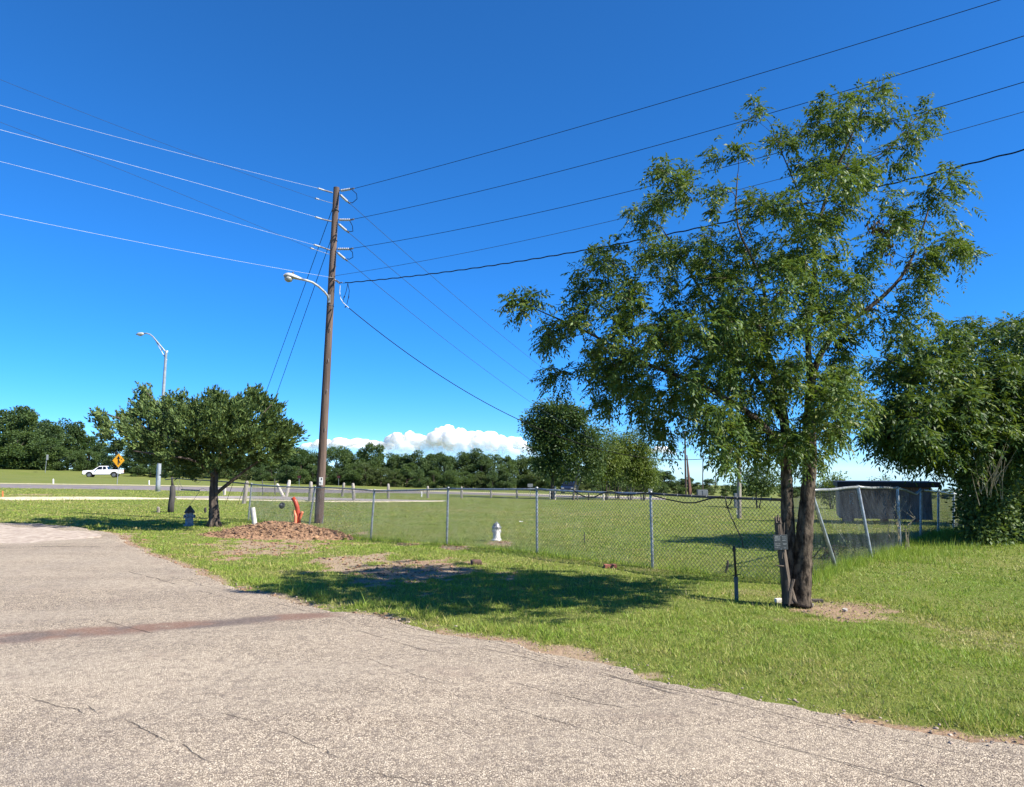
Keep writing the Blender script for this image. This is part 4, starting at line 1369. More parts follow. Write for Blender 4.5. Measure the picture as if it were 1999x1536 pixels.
def strands(mb, t0, t1, b0, b1, pitch=.068, r=.0031):
    """chain link between two posts: both sets of diagonals, as thin wires"""
    t0, t1, b0, b1 = Vector(t0), Vector(t1), Vector(b0), Vector(b1)
    w = ((t1 - t0).length + (b1 - b0).length) / 2
    h = ((t0 - b0).length + (t1 - b1).length) / 2

    def pt(u, v):
        return (b0.lerp(b1, u / w)).lerp(t0.lerp(t1, u / w), v / h)
    a = -h + pitch * .5
    while a < w:
        for fl in (0, 1):
            v0, v1 = max(0, -a), min(h, w - a)
            if v1 - v0 > .03:
                u0, u1 = a + v0, a + v1
                if fl:
                    u0, u1 = w - u0, w - u1
                mb.tube([pt(u0, v0), pt(u1, v1)], r, 3, False)
        a += pitch


def round_post(mb, b, t, r, cap=True, sides=10):
    b, t = Vector(b), Vector(t)
    d = (t - b).normalized()
    mb.tube([b - d * .12, b, t - d * .01, t], [r, r, r, r * .9], sides)
    if cap:
        mb.tube([t - d * .005, t + d * .02, t + d * .035], [r * 1.25, r * 1.2, r * .4], sides)


front = [  # base x, y, then picture position of the top
    ((-8.23, 24.1), (491, 944.5)), ((-5.57, 21.17), (615, 951)), ((-3.43, 18.8), (731, 957)), ((-1.43, 17.0), (875, 953)), ((.48, 14.85), (1048, 953.5)), ((2.3, 12.7), (1270, 962)), ((3.95, 10.85), (1537, 974))]
fence = thing('chain_link_fence', 'galvanised chain-link fence crossing the lawn in front of the field', 'fence', (-3.43, 18.8, Hf(-3.43, 18.8)))
FB, FT = [], []
for (bx, by), (tx, ty) in front:
    b = Vector((bx, by, Hf(bx, by)))
    t = at(tx, ty, by)
    FB.append(b)
    FT.append(t)
    mb = MB()
    round_post(mb, b, t, .024)
    mb.build('post', 'galv', fence, smooth=True, local=False)
gpost = Vector((-12.8, 28.7, Hf(-12.8, 28.7)))
rail0 = at(323, 935.5, 28.9)
rails = [rail0, at(345, 933, 28.3), at(395, 936.5, 26.8)] + FT
for i in range(len(rails) - 1):
    a, b = rails[i], rails[i + 1]
    s_ = -.03 if i > 1 else 0
    mb = MB()
    K = 8
    sag = [0, .012, -.01, .018, -.02, .01, .008, .015, .01, .006][i]
    mb.tube([a.lerp(b, k / K) + Vector((0, 0, -.012 - sag * 4 * (k / K) * (1 - k / K))) for k in range(K + 1)], .0205, 8)
    mb.build('top_rail', 'galv_rust' if i in (0, 1, 2, 8) else 'galv', fence, smooth=True, local=False)
for i in range(len(FB) - 1):
    mb = MB()
    off = Vector((0, -.03, 0))
    strands(mb, FT[i] + off + Vector((0, 0, -.03)), FT[i + 1] + off + Vector((0, 0, -.03)), FB[i] + off + Vector((0, 0, .03)), FB[i + 1] + off + Vector((0, 0, .03)))
    mb.build('mesh_panel', 'wire_mesh', fence, local=False)
    for k in range(1, 9):
        q = FT[i].lerp(FT[i + 1], k / 9) + Vector((0, -.005, -.018))
        mb = MB()
        mb.tube([q + Vector((math.cos(a_) * .004, math.cos(a_) * .024, math.sin(a_) * .024)) for a_ in np.linspace(0, 6.28, 9)], .003, 4, False)
        mb.build('tie_wire', 'galv', fence, local=False)

# right run, leaning and sagging
rp = [((3.95, 10.85), None), ((5.3, 12.5), (1583, 957.5)), ((6.6, 14.06), (1675, 950.5)), ((7.93, 15.6), (1752, 952.5)), ((9.06, 16.9), (1798, 956)), ((10.2, 18.3), (1832, 960)), ((11.4, 19.6), (1862, 964)), ((12.3, 20.7), (1886, 967)), ((14.2, 23.0), (1930, 972))]
fence2 = thing('chain_link_fence', 'sagging chain-link fence with leaning posts running back past the brown shed', 'fence', (7.93, 15.6, Hf(7.93, 15.6)))
RB, RT = [FB[-1]], [FT[-1]]
botpx = [None, 1630, 1700, 1757, 1797, 1832, 1862, 1885, 1930]
for i in range(1, len(rp)):
    (bx, by), (tx, ty) = rp[i]
    bx = (botpx[i] - CX) / FPX * by / (CP - (CY - 1050) / FPX * SP)
    b = Vector((bx, by, Hf(bx, by)))
    t = at(tx, ty, by + (-.35 if i == 1 else 0))
    RB.append(b)
    RT.append(t)
    mb = MB()
    round_post(mb, b, t, .026 if i > 2 else .03, True)
    mb.build('post', 'galv', fence2, smooth=True, local=False)
for i in range(len(RT) - 1):
    if i == 0:
        continue
    a, b = RT[i], RT[i + 1]
    mb = MB()
    if i == 3:
        pl = [a, a.lerp(b, .35) + Vector((0, 0, -.035)), a.lerp(b, .68) + Vector((0, 0, -.1)), a.lerp(b, .76) + Vector((0, 0, -.1)), b]
    else:
        pl = [a.lerp(b, k / 6) + Vector((0, 0, .007 * math.sin(k * 1.5 + i) - .004)) for k in range(7)]
        pl[0], pl[-1] = a, b
    mb.tube(pl, .024, 8)
    mb.build('top_rail', 'galv', fence2, smooth=True, local=False)
for i in range(len(RT) - 1):
    mb = MB()
    off = Vector((-.03, 0, 0))
    dz = Vector((0, 0, -.03))
    strands(mb, RT[i] + off + dz, RT[i + 1] + off + dz, RB[i] + off - dz, RB[i + 1] + off - dz, .068, .0028)
    mb.build('mesh_panel', 'wire_mesh', fence2, local=False)

# black cable draped along the front rail
cb_ = thing('draped_cable', 'black cable sagging along the fence rail with its end dangling', 'cable', FT[5])
r_at = lambda px_: (lambda t_: FT[4].lerp(FT[5], t_) if t_ <= 1 else FT[5].lerp(FT[6], t_ - 1))(np.interp(px_, [1048, 1100, 1160, 1220, 1270, 1330, 1400, 1470, 1537], [0, .27, .55, .8, 1, 1.28, 1.57, 1.81, 2.0]))
for pr, mt in [([(1120, 0), (1130, .07), (1145, .12), (1160, .11), (1178, .03), (1195, 0), (1215, .05), (1235, .04), (1262, .0), (1280, .05), (1300, .09), (1330, .13), (1350, .12), (1375, .05), (1395, .01), (1405, .02)], 'black')]:
    mb = MB()
    mb.tube([r_at(a_) + Vector((-.015, -.045, -b_)) for a_, b_ in pr], .011, 6)
    mb.build('sagging_length', mt, cb_, smooth=True, local=False)
dcab = r_at(1405).y - .05
mb = MB()
mb.tube([r_at(1405) + Vector((-.015, -.045, -.02)), at(1418, 985, dcab), at(1428, 1010, dcab - .1), at(1440, 1036, dcab - .2), at(1448, 1052, dcab - .25), at(1451, 1069, dcab - .25)], [.009, .009, .008, .008, .008, .007], 6)
mb.build('dangling_end', 'black', cb_, smooth=True, local=False)
mb = MB()
mb.tube([r_at(1418) + Vector((0, -.04, 0)), at(1425, 985, dcab - .05), at(1416, 990, dcab - .05), at(1430, 994, dcab - .08)], .009, 5)
mb.build('knot', 'black', cb_, local=False)

# ---------------------------------------------------------------- pole-side clutter: gate remains, pipes, mound
gpst = thing('gate_post', 'dark thick wooden gate post with a thin stake above it, left of the cedar', 'post', gpost)
b = gnd(333, 1000)
mb = MB()
mb.tube([b + Vector((0, 0, -.1)), b + Vector((.01, 0, .3)), at(337, 965, b.y), at(337, 950, b.y), at(337.5, 947, b.y)], [.115, .112, .105, .095, .06], 12, True, .03)
mb.build('post_body', 'post_dark', gpst, smooth=True, local=False)
mb = MB()
mb.tube([at(337, 950, b.y), at(336, 940, b.y), at(336, 931, b.y)], [.055, .04, .035], 8, True, .05)
mb.build('stake', 'post_dark', gpst, smooth=True, local=False)

gbar = thing('broken_gate_bar', 'grey broken plank dangling by wires under the rail beside the cedar', 'plank', at(373, 956.5, 27.2))
mb = MB()
a, b2 = at(354.5, 955.5, 27.6), at(390, 957.5, 26.6)
dv_ = (b2 - a)
rot = dv_.to_track_quat('X', 'Z').to_matrix()
mb.quadbox((a + b2) / 2, (dv_.length, .06, .05), rot)
mb.build('plank', 'post_wood', gbar, local=False, bevel=.006)
for pl in [[(391, 957), (382, 970), (371, 985), (362, 1000)], [(358, 955), (352, 946), (350, 936)], [(389, 956), (396, 953), (403, 956), (407, 962)], [(345, 940), (350, 950), (346, 962), (350, 968)], [(380, 941), (386, 943), (392, 939)]]:
    mb = MB()
    mb.tube([at(x_, y_, 27.0) for x_, y_ in pl], .007, 5)
    mb.build('bent_wire', 'galv_rust', gbar, local=False)


def hydrant(name, label, base, h, r, body, cap, cone=False, out=1.0):
    t = thing(name, label, 'hydrant', base)
    mb = MB()
    mb.lathe((0, 0, -.05), [(r * 1.15, 0), (r * 1.15, .05), (r * 1.3, .05), (r * 1.3, .05 + h * .08), (r * .95, .05 + h * .1), (r * .9, .05 + h * .62), (r * 1.05, .05 + h * .63), (r * 1.05, .05 + h * .7)], 18)
    mb.build('barrel', body, t, smooth=False)
    mb = MB()
    if cone:
        mb.lathe((0, 0, h * .68), [(r * 1.25, 0), (r * 1.2, h * .05), (r * .75, h * .18), (r * .3, h * .3), (r * .08, h * .34)], 14)
    else:
        mb.lathe((0, 0, h * .68), [(r * 1.2, 0), (r * 1.2, h * .05), (r * 1.0, h * .07), (r * .92, h * .16), (r * .65, h * .24), (r * .3, h * .275)], 18)
    bonnet = mb.build('bonnet', cap, t, smooth=True)
    mb = MB()
    mb.lathe((0, 0, h * .94), [(r * .28, 0), (r * .28, h * .06), (r * .12, h * .07)], 5)
    mb.build('operating_nut', cap, bonnet)
    for an, s_ in ((-1.9, 1), (-.2, .8), (2.9, .8)):
        d = Vector((math.cos(an), math.sin(an), 0))
        mb = MB()
        c = Vector((0, 0, h * .5)) + d * r * .7
        mb.tube([c, c + d * r * .5 * out, c + d * r * .5 * out, c + d * r * .75 * out], [r * .45 * s_, r * .45 * s_, r * .55 * s_, r * .5 * s_], 10)
        nz = mb.build('nozzle', body, t)
        mb = MB()
        c2 = c + d * r * .75 * out
        mb.tube([c2, c2 + d * r * .12], [r * .24, r * .2], 5)
        mb.build('cap_nut', cap, nz)
    for k in range(8):
        an = k * math.pi / 4 + .2
        mb = MB()
        q = Vector((math.cos(an) * r * 1.12, math.sin(an) * r * 1.12, h * .665))
        mb.tube([q + Vector((0, 0, -.012)), q + Vector((0, 0, .035))], .012, 6)
        mb.build('flange_bolt', cap, t)
    return t


hb = gnd(369, 1027)
hydrant('fire_hydrant', 'small grey hydrant with a dark pointed bonnet in the cedar shade', hb, .57, .115, 'hyd_grey', 'hyd_dark', True)
hb2 = gnd(969.5, 1055)
hydrant('fire_hydrant', 'stubby white hydrant with a mottled silver bonnet behind the fence', hb2, .42, .088, 'hyd_white', 'hyd_silver', False, .55)


def stake(name, label, cat, b, t, r, material, group=None, sides=9, wob=.04, flat=False):
    b, t = Vector(b), Vector(t)
    o = thing(name, label, cat, b, 0, group)
    mb = MB()
    d = t - b
    dn = d.normalized()
    K = 6
    pts_ = [b - dn * .15] + [b + d * (i / K) for i in range(K + 1)]
    rad = [r] * (K + 1) + [r * (.96 if flat else .8)]
    if not flat:
        pts_.append(t + dn * r * .35)
        rad.append(r * .35)
    mb.tube(pts_, rad, sides, True, wob)
    me = mb.build('shaft', material, o, smooth=False, local=False)
    return o


def gstake(name, label, cat, bx, by, tx, ty, w, material, group=None, **kw):
    b = gnd(bx, by)
    t = at(tx, ty, b.y)
    return stake(name, label, cat, b, t, w / 2 / FPX * b.y, material, group, **kw)


gstake('pipe_post', 'short leaning white pipe standing behind the dirt mound', 'pipe', 498, 1029, 493, 990.5, 9.5, 'pvc', sides=16, wob=0, flat=True)
gstake('wood_stub', 'small dark wooden stub just left of the cedar trunk', 'stub', 401, 1001, 401, 991, 4.5, 'post_dark')
gstake('wood_stub', 'small stub in the shade left of the dark gate post', 'stub', 309, 1000, 309, 990, 6, 'post_wood')
# orange ducts
ob_ = gnd(580, 1033)
duct = thing('orange_duct', 'bent orange plastic ducts sticking up out of the dirt mound', 'pipe', ob_)
dd_ = ob_.y
mb = MB()
mb.tube([at(583, 1038, dd_), at(583, 1020, dd_), at(582.5, 1005, dd_), at(580, 990, dd_), at(576.5, 979, dd_), at(571.5, 971.5, dd_)], [.062, .062, .06, .06, .058, .056], 16)
mb.build('duct', 'orange', duct, smooth=True, local=False)
mb = MB()
mb.tube([at(577, 1038, dd_ - .1), at(576.5, 1020, dd_ - .1), at(577, 1008, dd_ - .1), at(574.5, 996, dd_ - .08)], [.045, .045, .042, .02], 12)
mb.build('duct', 'orange_pale', duct, smooth=True, local=False)
mb = MB()
mb.tube([at(584, 1018, dd_ - .05), at(587, 1008, dd_ - .05), at(589.5, 1001, dd_ - .05), at(590.5, 998.5, dd_ - .05)], [.03, .035, .036, .034], 12)
mb.build('duct_elbow', 'orange_pale', duct, smooth=True, local=False)
for (x_, w_) in [(570, .006), (568.5, .005)]:
    mb = MB()
    mb.tube([at(x_, 1030, dd_), at(x_ - 1, 1015, dd_), at(x_ + 2, 1000, dd_), at(x_ + 4, 994, dd_)], w_, 5)
    mb.build('pull_string', 'straw', duct, local=False)
# black cap caught in the mesh
fq = FB[0].lerp(FB[1], .47)
cap_c = at(551, 987, fq.y - .02)
cap = thing('black_cap', 'black plastic cap caught in the mesh of the fence near the ducts', 'cap', cap_c)
dn_ = Vector((-.35, -.8, .35)).normalized()
mb = MB()
mb.tube([Vector((0, 0, 0)), dn_ * .05, dn_ * .05], [.1, .085, .05], 12)
mb.build('cap_body', 'black', cap)
mb = MB()
mb.tube([dn_ * .051, dn_ * .06], [.045, .03], 10)
mb.build('cap_hub', 'hyd_silver', cap)
mb = MB()
mb.tube([Vector((.0, .02, .06)), Vector((.02, .03, .2)), Vector((.0, .02, .3))], .003, 4)
mb.build('hanger_wire', 'steel', cap)

# dirt mound: heaped sheet plus clods
mc = gnd(545, 1045)
mound = thing('dirt_mound', 'low heap of broken reddish clay clods around the ducts', 'dirt mound', mc)


def mound_h(x, y):
    z = 0
    for (px_, py_, rx_, ry_, hh) in MN:
        z = z + hh * np.exp(-(((x - px_) / rx_) ** 2 + ((y - py_) / ry_) ** 2))
    return z


MN = []
for (a_, b_, rx_, ry_, hh) in [(530, 1037, 1.0, .55, .24), (590, 1042, .8, .5, .17), (470, 1046, .9, .45, .12), (640, 1046, .5, .35, .12), (665, 1052, .25, .2, .1), (550, 1048, 1.3, .7, .07)]:
    g = gnd(a_, b_)
    MN.append((g.x, g.y, rx_, ry_, hh))
ux = np.arange(mc.x - 2.6, mc.x + 2.6, .045)
uy = np.arange(mc.y - 1.9, mc.y + 2.2, .045)
QX, QY = np.meshgrid(ux, uy)
mh = mound_h(QX, QY)
rough_ = (fbm(QX * 7, QY * 7, 41) - .5) * .13 + (fbm(QX * 16, QY * 16, 44) - .5) * .06
QZ = H(QX, QY) + mh - .045 + rough_ * np.clip(mh / .06, 0, 1)
idx = np.arange(QX.size).reshape(QX.shape)
mf = np.stack([idx[:-1, :-1].ravel(), idx[:-1, 1:].ravel(), idx[1:, 1:].ravel(), idx[1:, :-1].ravel()], 1)
keep = (mh[:-1, :-1] > .022).ravel()
np_mesh('heap', np.stack([QX.ravel(), QY.ravel(), QZ.ravel()], 1), mf[keep], 'clod', mound)


def blob_field(name, pos, size, material, parent, rng, squash=.7):
    """many small angular lumps as one mesh"""
    ico = bmesh.new()
    bmesh.ops.create_icosphere(ico, subdivisions=1, radius=1)
    bv = np.array([v.co[:] for v in ico.verts])
    bf = np.array([[v.index for v in f.verts] for f in ico.faces])
    ico.free()
    N = len(pos)
    V = bv[None] * (1 + rng.normal(0, .34, (N, len(bv), 1)).clip(-.6, .8))
    V = V * (size[:, None, None] * np.stack([rng.uniform(.8, 1.3, N), rng.uniform(.8, 1.3, N), rng.uniform(.5, 1.0, N) * squash], 1)[:, None, :])
    an = rng.uniform(0, 6.28, N)
    cs, sn = np.cos(an)[:, None], np.sin(an)[:, None]
    X = V[:, :, 0] * cs - V[:, :, 1] * sn
    Y = V[:, :, 0] * sn + V[:, :, 1] * cs
    V = np.stack([X, Y, V[:, :, 2]], 2) + pos[:, None, :]
    Fc = (bf[None] + (np.arange(N) * len(bv))[:, None, None]).reshape(-1, 3)
    o = np_mesh(name, V.reshape(-1, 3), Fc, material, parent)
    return tag(o, kind='stuff')


rng = np.random.default_rng(77)
cx_ = rng.uniform(mc.x - 2.4, mc.x + 2.4, 9000)
cy_ = rng.uniform(mc.y - 1.5, mc.y + 1.8, 9000)
hh_ = mound_h(cx_, cy_)
kp = rng.random(9000) < np.clip((hh_ - .02) / .09, 0, 1)
cx_, cy_, hh_ = cx_[kp], cy_[kp], hh_[kp]
pos = np.stack([cx_, cy_, H(cx_, cy_) + hh_ - .03 + rng.uniform(0, .03, len(cx_))], 1)
sz = rng.gamma(1.1, .010, len(cx_)).clip(.005, .06)
half = rng.random(len(cx_)) < .8
blob_field('clods', pos[half], sz[half], 'clod', mound, rng)
blob_field('dark_clods', pos[~half], sz[~half] * .9, 'clod_dark', mound, rng)

# pipe by the tree, sign, stump and small things
sb = gnd(1438, 1172)
sp_ = thing('standpipe', 'short capped standpipe with a fat grey lower sleeve left of the tree', 'standpipe', sb)
mb = MB()
mb.lathe((0, 0, -.1), [(.024, 0), (.024, .345), (.028, .35), (.028, .385), (.02, .39)], 14)
mb.build('sleeve', 'pipe_teal', sp_, smooth=False)
hs = (at(1435, 1066, sb.y) - sb).length
mb = MB()
mb.tube([(0, 0, .28), (-.012, 0, hs * .9), (-.014, 0, hs * .93)], .0145, 12)
mb.build('pipe', 'pipe_dark', sp_, smooth=True)
mb = MB()
mb.tube([(-.013, 0, hs * .9), (-.014, 0, hs * .92), (-.014, 0, hs * .97), (-.014, 0, hs * .99), (-.014, 0, hs)], [.017, .021, .021, .015, .004], 12)
mb.build('cap', 'pipe_dark', sp_, smooth=True)
mb = MB()
mb.tube([(-.05, -.01, .3), (.06, -.01, .32)], .006, 5)
mb.build('cross_twig', 'deadwood', sp_)
bp = gnd(1415, 1118)
bs = thing('bark_scrap', 'short curved scrap of bark standing by the standpipe', 'bark scrap', bp)
mb = MB()
mb.tube([(0, 0, -.02), (.035, 0, .06), (.05, 0, .13), (.05, 0, .19)], [.014, .018, .02, .014], 6, True, .2)
mb.build('bark', 'deadwood', bs)

stb = gnd(1533, 1168)
stump = thing('broken_stump', 'broken grey dead stem leaning against the left trunk of the tree', 'stump', stb)
mb = MB()
sd_ = TD - .12
mb.tube([at(1541, 1176, sd_), at(1534, 1130, sd_), at(1527, 1085, sd_), at(1522, 1045, sd_), at(1519, 1022, sd_), at(1518, 1012, sd_)], [.085, .06, .05, .045, .04, .03], 11, True, .16)
for (x_, y_, xx_, yy_) in [(1515, 1020, 1513.5, 1008), (1522, 1020, 1523, 1009), (1518, 1016, 1519, 1005), (1526, 1090, 1531, 1020)]:
    mb.tube([at(x_, y_, sd_ - .03), at(xx_, yy_, sd_ - .03)], [.022, .008], 5, True, .2)
mb.build('stem', 'deadwood', stump, local=False)
for k, (x_, y_, xx_, yy_) in enumerate([(1530, 1105, 1513, 1103), (1545, 1160, 1556, 1178), (1549, 1130, 1540, 1182)]):
    mb = MB()
    mb.tube([at(x_, y_, sd_ - .05), at((x_ + xx_) / 2 - 2, (y_ + yy_) / 2, sd_ - .07), at(xx_, yy_, sd_ - .08)], [.02, .018, .01] if k else [.01, .008, .005], 6)
    mb.build('broken_root' if k else 'snapped_twig', 'deadwood', stump, local=False)
sg = thing('small_sign', 'small dark rectangular sign with faded print fixed to the broken stump', 'sign', at(1524, 1058.5, sd_ - .06))
mb = MB()
mb.quadbox((0, 0, 0), (.165, .006, .175), Matrix.Rotation(R(-2), 3, 'Y'))
spl = mb.build('plate', 'signplate', sg, bevel=.002)
for (x_, z_, w_, h_) in [(-.04, .045, .065, .06), (.04, .062, .05, .012), (.04, .042, .05, .012), (.04, .022, .045, .012), (-.04, -.018, .07, .012), (-.04, -.04, .07, .012), (-.045, -.062, .06, .012), (.045, -.02, .045, .014), (.045, -.062, .03, .016)]:
    mb = MB()
    mb.quadbox((x_, -.0045, z_), (w_, .002, h_))
    mb.build('faded_print', 'signmark', spl)
for (x_, z_) in [(.0, .078), (.0, -.078)]:
    mb = MB()
    mb.tube([(x_, -.003, z_), (x_, -.008, z_)], .005, 6)
    mb.build('screw', 'galv', spl)


def lump(name, label, cat, c, sz_, material, rotz=0, tilt=0, bev=.006, jag=0.0):
    o = thing(name, label, cat, c, rotz)
    mb = MB()
    mb.quadbox((0, 0, sz_[2] / 2 - .006), sz_, Matrix.Rotation(tilt, 3, 'X'))
    if jag:
        mb.v = [tuple(x_ + random.uniform(-jag, jag) for x_ in v_) for v_ in mb.v]
    mb.build('block', material, o, bevel=bev)
    return o


lump('white_block', 'small white block lying at the foot of the tree', 'block', gnd(1520, 1176), (.085, .06, .055), 'white_block', .1)
lump('flat_stone', 'pale flat stone on the bare earth right of the tree', 'stone', gnd(1576, 1184), (.11, .09, .045), 'stone', .5, .15, .01, .012)
lump('wood_chunk', 'dark piece of wood on the bare earth right of the tree', 'wood', gnd(1596, 1175), (.13, .05, .045), 'stone_dark', -.3, .1, .006, .01)
lump('stone_chip', 'small pale stone at the edge of the bare patch by the tree', 'stone', gnd(1650, 1192), (.06, .045, .03), 'stone', .9, .1, .006, .008)
lump('red_brick', 'single red brick lying in the grass below the fence', 'brick', gnd(1191, 1108), (.2, .1, .06), 'brick', .15, .05)
lump('dirt_lump', 'dark clump of soil in the bare grass left of the hydrant', 'clump', gnd(930, 1101), (.18, .12, .06), 'clod_dark', .3, .1, .02, .02)
gstake('thin_stake', 'thin dark stake standing alone in the field', 'stake', 1141, 1060, 1140.5, 1038, 1.8, 'post_dark', wob=0)
lump('litter_scrap', 'tiny white scrap of litter on the grass of the field', 'litter', gnd(1017, 1018), (.12, .06, .02), 'white_tag', .2, .1, .003, .01)

# dry weeds on the right fence
wd = thing('dry_weeds', 'tall straw-coloured dead weeds growing up the right fence', 'weeds', RB[3])
rng = np.random.default_rng(9)
for k in range(9):
    px0 = rng.uniform(1738, 1775)
    q = at(px0, 1066, 15.4)
    q.z = Hf(q.x, q.y)
    hgt = rng.uniform(.35, 1.25)
    mb = MB()
    pts_ = [q + Vector((rng.normal(0, .02) * i, rng.normal(0, .015) * i, hgt * i / 5)) for i in range(6)]
    mb.tube(pts_, [.006, .006, .005, .005, .004, .002], 4, False)
    for i in range(2, 6):
        for s_ in range(2):
            dq = Vector((rng.normal(0, .04), rng.normal(0, .03), rng.uniform(.02, .08)))
            mb.tube([pts_[i], pts_[i] + dq], [.005, .002], 3, False)
    mb.build('stalk', 'straw', wd, local=False)
gw = gnd(1615, 1092)
bush('leafy_weed', 'low leafy weed at the foot of the leaning fence post', gw, [(1605, 1082, 22, 10, 0, 1), (1640, 1078, 26, 12, 0, 1), (1660, 1070, 14, 10, .2, 1)], gw.y, 'vine', 63, .05, .2, 7, (0.07, 0.028), .06, 10, 'weed')

# ---------------------------------------------------------------- wooden posts along the drive
GP = 'old posts along the drive'
for (bx, by, tx, ty, w, mt, lab) in [
    (476, 983, 482, 940, 8, 'post_wood', 'thick grey leaning post just right of the cedar trunk'),
    (438, 966, 439, 951, 5, 'post_white', 'short cream post glimpsed behind the cedar limb'),
    (553, 969, 541, 945, 6, 'post_white', 'white post leaning left, one of a V-shaped pair'),
    (559, 969, 565, 938, 6.5, 'post_white', 'white post leaning right, taller of a V-shaped pair'),
    (605, 979, 607, 941, 7, 'post_wood', 'pale post immediately left of the utility pole'),
    (668, 969, 671.5, 943, 5, 'post_wood', 'thin slanted post, first right of the utility pole'),
    (691, 977, 689, 944, 6.5, 'post_wood', 'thick post, second right of the utility pole'),
    (758, 973, 758, 945, 5.5, 'post_wood', 'grey post above the left end of the white gravel edge'),
    (835, 972, 835, 949.5, 5, 'post_wood', 'grey post in the middle of the row beside a thin white stake'),
    (901, 972, 901, 950.5, 4.5, 'post_wood', 'grey post just right of the second rail joint'),
    (958.5, 972, 958.5, 954, 4, 'post_wood', 'small grey post above the white hydrant'),
    (1009, 973, 1009, 955, 4, 'post_wood', 'small grey post left of the small grey board'),
    (1073.5, 973, 1073.5, 957, 2.6, 'post_white', 'slim white post at the foot of the dark round tree'),
    (1083, 975, 1084, 950, 4.5, 'post_white', 'pale post half hidden by the dark round tree trunk'),
    (1149, 976, 1149, 959, 2.6, 'post_dark', 'dark thin post among the clump trunks'),
    (1178, 977, 1178, 961, 4, 'post_white', 'whitish post under the yellow-green trees')]:
    gstake('fence_post', lab, 'post', bx, by, tx, ty, w, mt, GP)
for (bx, by, ty, lab) in [(513, 967, 937, 'rusty thin steel stake left of the white V-shaped posts'), (537, 967, 935, 'taller rusty steel stake beside the white V-shaped posts')]:
    gstake('steel_stake', lab, 'stake', bx, by, bx - 1, ty, 1.8, 'galv_rust', wob=0, sides=6)
for (bx, by, ty, mt, lab) in [(823, 970, 959, 'white_tag', 'thin white marker stake in the middle of the post row'), (104, 944, 935, 'white_tag', 'small white marker beside the far road on the left'), (5, 970, 958.5, 'stake_orange', 'short orange marker at the left edge of the photo'), (291, 946, 938, 'white_tag', 'small white marker left of the tall street light')]:
    gstake('marker_stake', lab, 'marker', bx, by, bx, ty, 2.6, mt, wob=0, sides=6)
gstake('timber_stub', 'slanting bare timber pole in front of the far trees right of the cedar', 'pole', 518, 938, 523, 902, 3.2, 'post_wood', wob=.02)

# ---------------------------------------------------------------- roadside furniture on the left
sl = gnd(308, 959)
SD = sl.y
light = thing('highway_light', 'tall galvanised street light with a long curved arm above the cedar', 'street light', sl)
mb = MB()
mb.tube([sl + Vector((0, 0, -.1)), at(308.6, 945, SD), at(313, 860, SD), at(318, 780, SD), at(324, 690, SD), at(326.6, 684, SD)], [.17, .165, .14, .12, .095, .09], 14)
mb.build('pole', 'light_pole', light, smooth=True, local=False)
mb = MB()
mb.tube([at(326, 690, SD), at(316, 678, SD), at(306, 666, SD), at(299, 657.5, SD), at(293, 652.5, SD), at(286, 650.5, SD), at(280, 651, SD)], [.06, .055, .055, .05, .05, .045, .045], 8)
mb.build('arm', 'light_pole', light, smooth=True, local=False)
mb = MB()
mb.tube([at(326, 703, SD), at(320, 694, SD), at(312, 680, SD), at(304, 665, SD), at(298, 656.5, SD)], .035, 7)
mb.tube([at(316.5, 679, SD), at(315.5, 684.5, SD)], .035, 6)
mb.build('brace', 'light_pole', light, local=False)
mb = MB()
a, b2 = at(281, 651.5, SD), at(265.5, 652.5, SD)
dv_ = b2 - a
mb.tube([a, a.lerp(b2, .25), a.lerp(b2, .7), b2], [.07, .13, .12, .03], 10)
hd = mb.build('lamp_head', 'lampgrey', light, smooth=True, local=False)
mb = MB()
q = a.lerp(b2, .45) + Vector((0, 0, -.1))
mb.tube([q, q + Vector((0, 0, -.06))], [.1, .08], 10)
mb.build('lens', 'lens', hd, local=False)
mb = MB()
mb.lathe(sl + Vector((0, 0, -.05)), [(.2, 0), (.2, .04), (.17, .06)], 12)
mb.build('base_flange', 'light_pole', light, local=False)

yb = gnd(228.5, 945.5)
ysg = thing('merge_sign', 'yellow diamond road sign with a black merge arrow beside the pickup', 'road sign', yb)
yd = yb.y
mb = MB()
mb.tube([yb, at(231.5, 908, yd)], .04, 6)
mb.build('post', 'galv', ysg, local=False)
yc = at(231.3, 898.7, yd - .08)
s_ = 13.6 / FPX * yd
mb = MB()
mb.prism([(0, -s_), (s_ * .86, 0), (0, s_), (-s_ * .86, 0)], -.01, .01)
mb.v = [tuple(Vector(v_) + yc) for v_ in mb.v]
ypl = mb.build('panel', 'sign_yellow', ysg, local=False)
mb = MB()
k_ = s_ / 13.6
for poly in ([(-1.2, -8), (1.0, -8), (1.0, 3), (3.2, 3), (-.1, 9), (-3.4, 3), (-1.2, 3)], [(1.0, -2.2), (3.0, -5.8), (4.4, -4.9), (1.0, 1.0)], [(5.2, 1.5), (6.8, 1.5), (6.8, 3.5), (5.2, 3.5)]):
    mb.prism([(x_ * k_, z_ * k_) for x_, z_ in poly], -.018, -.012)
mb.v = [tuple(Vector(v_) + yc) for v_ in mb.v]
mb.build('arrow', 'sign_black', ypl, local=False)

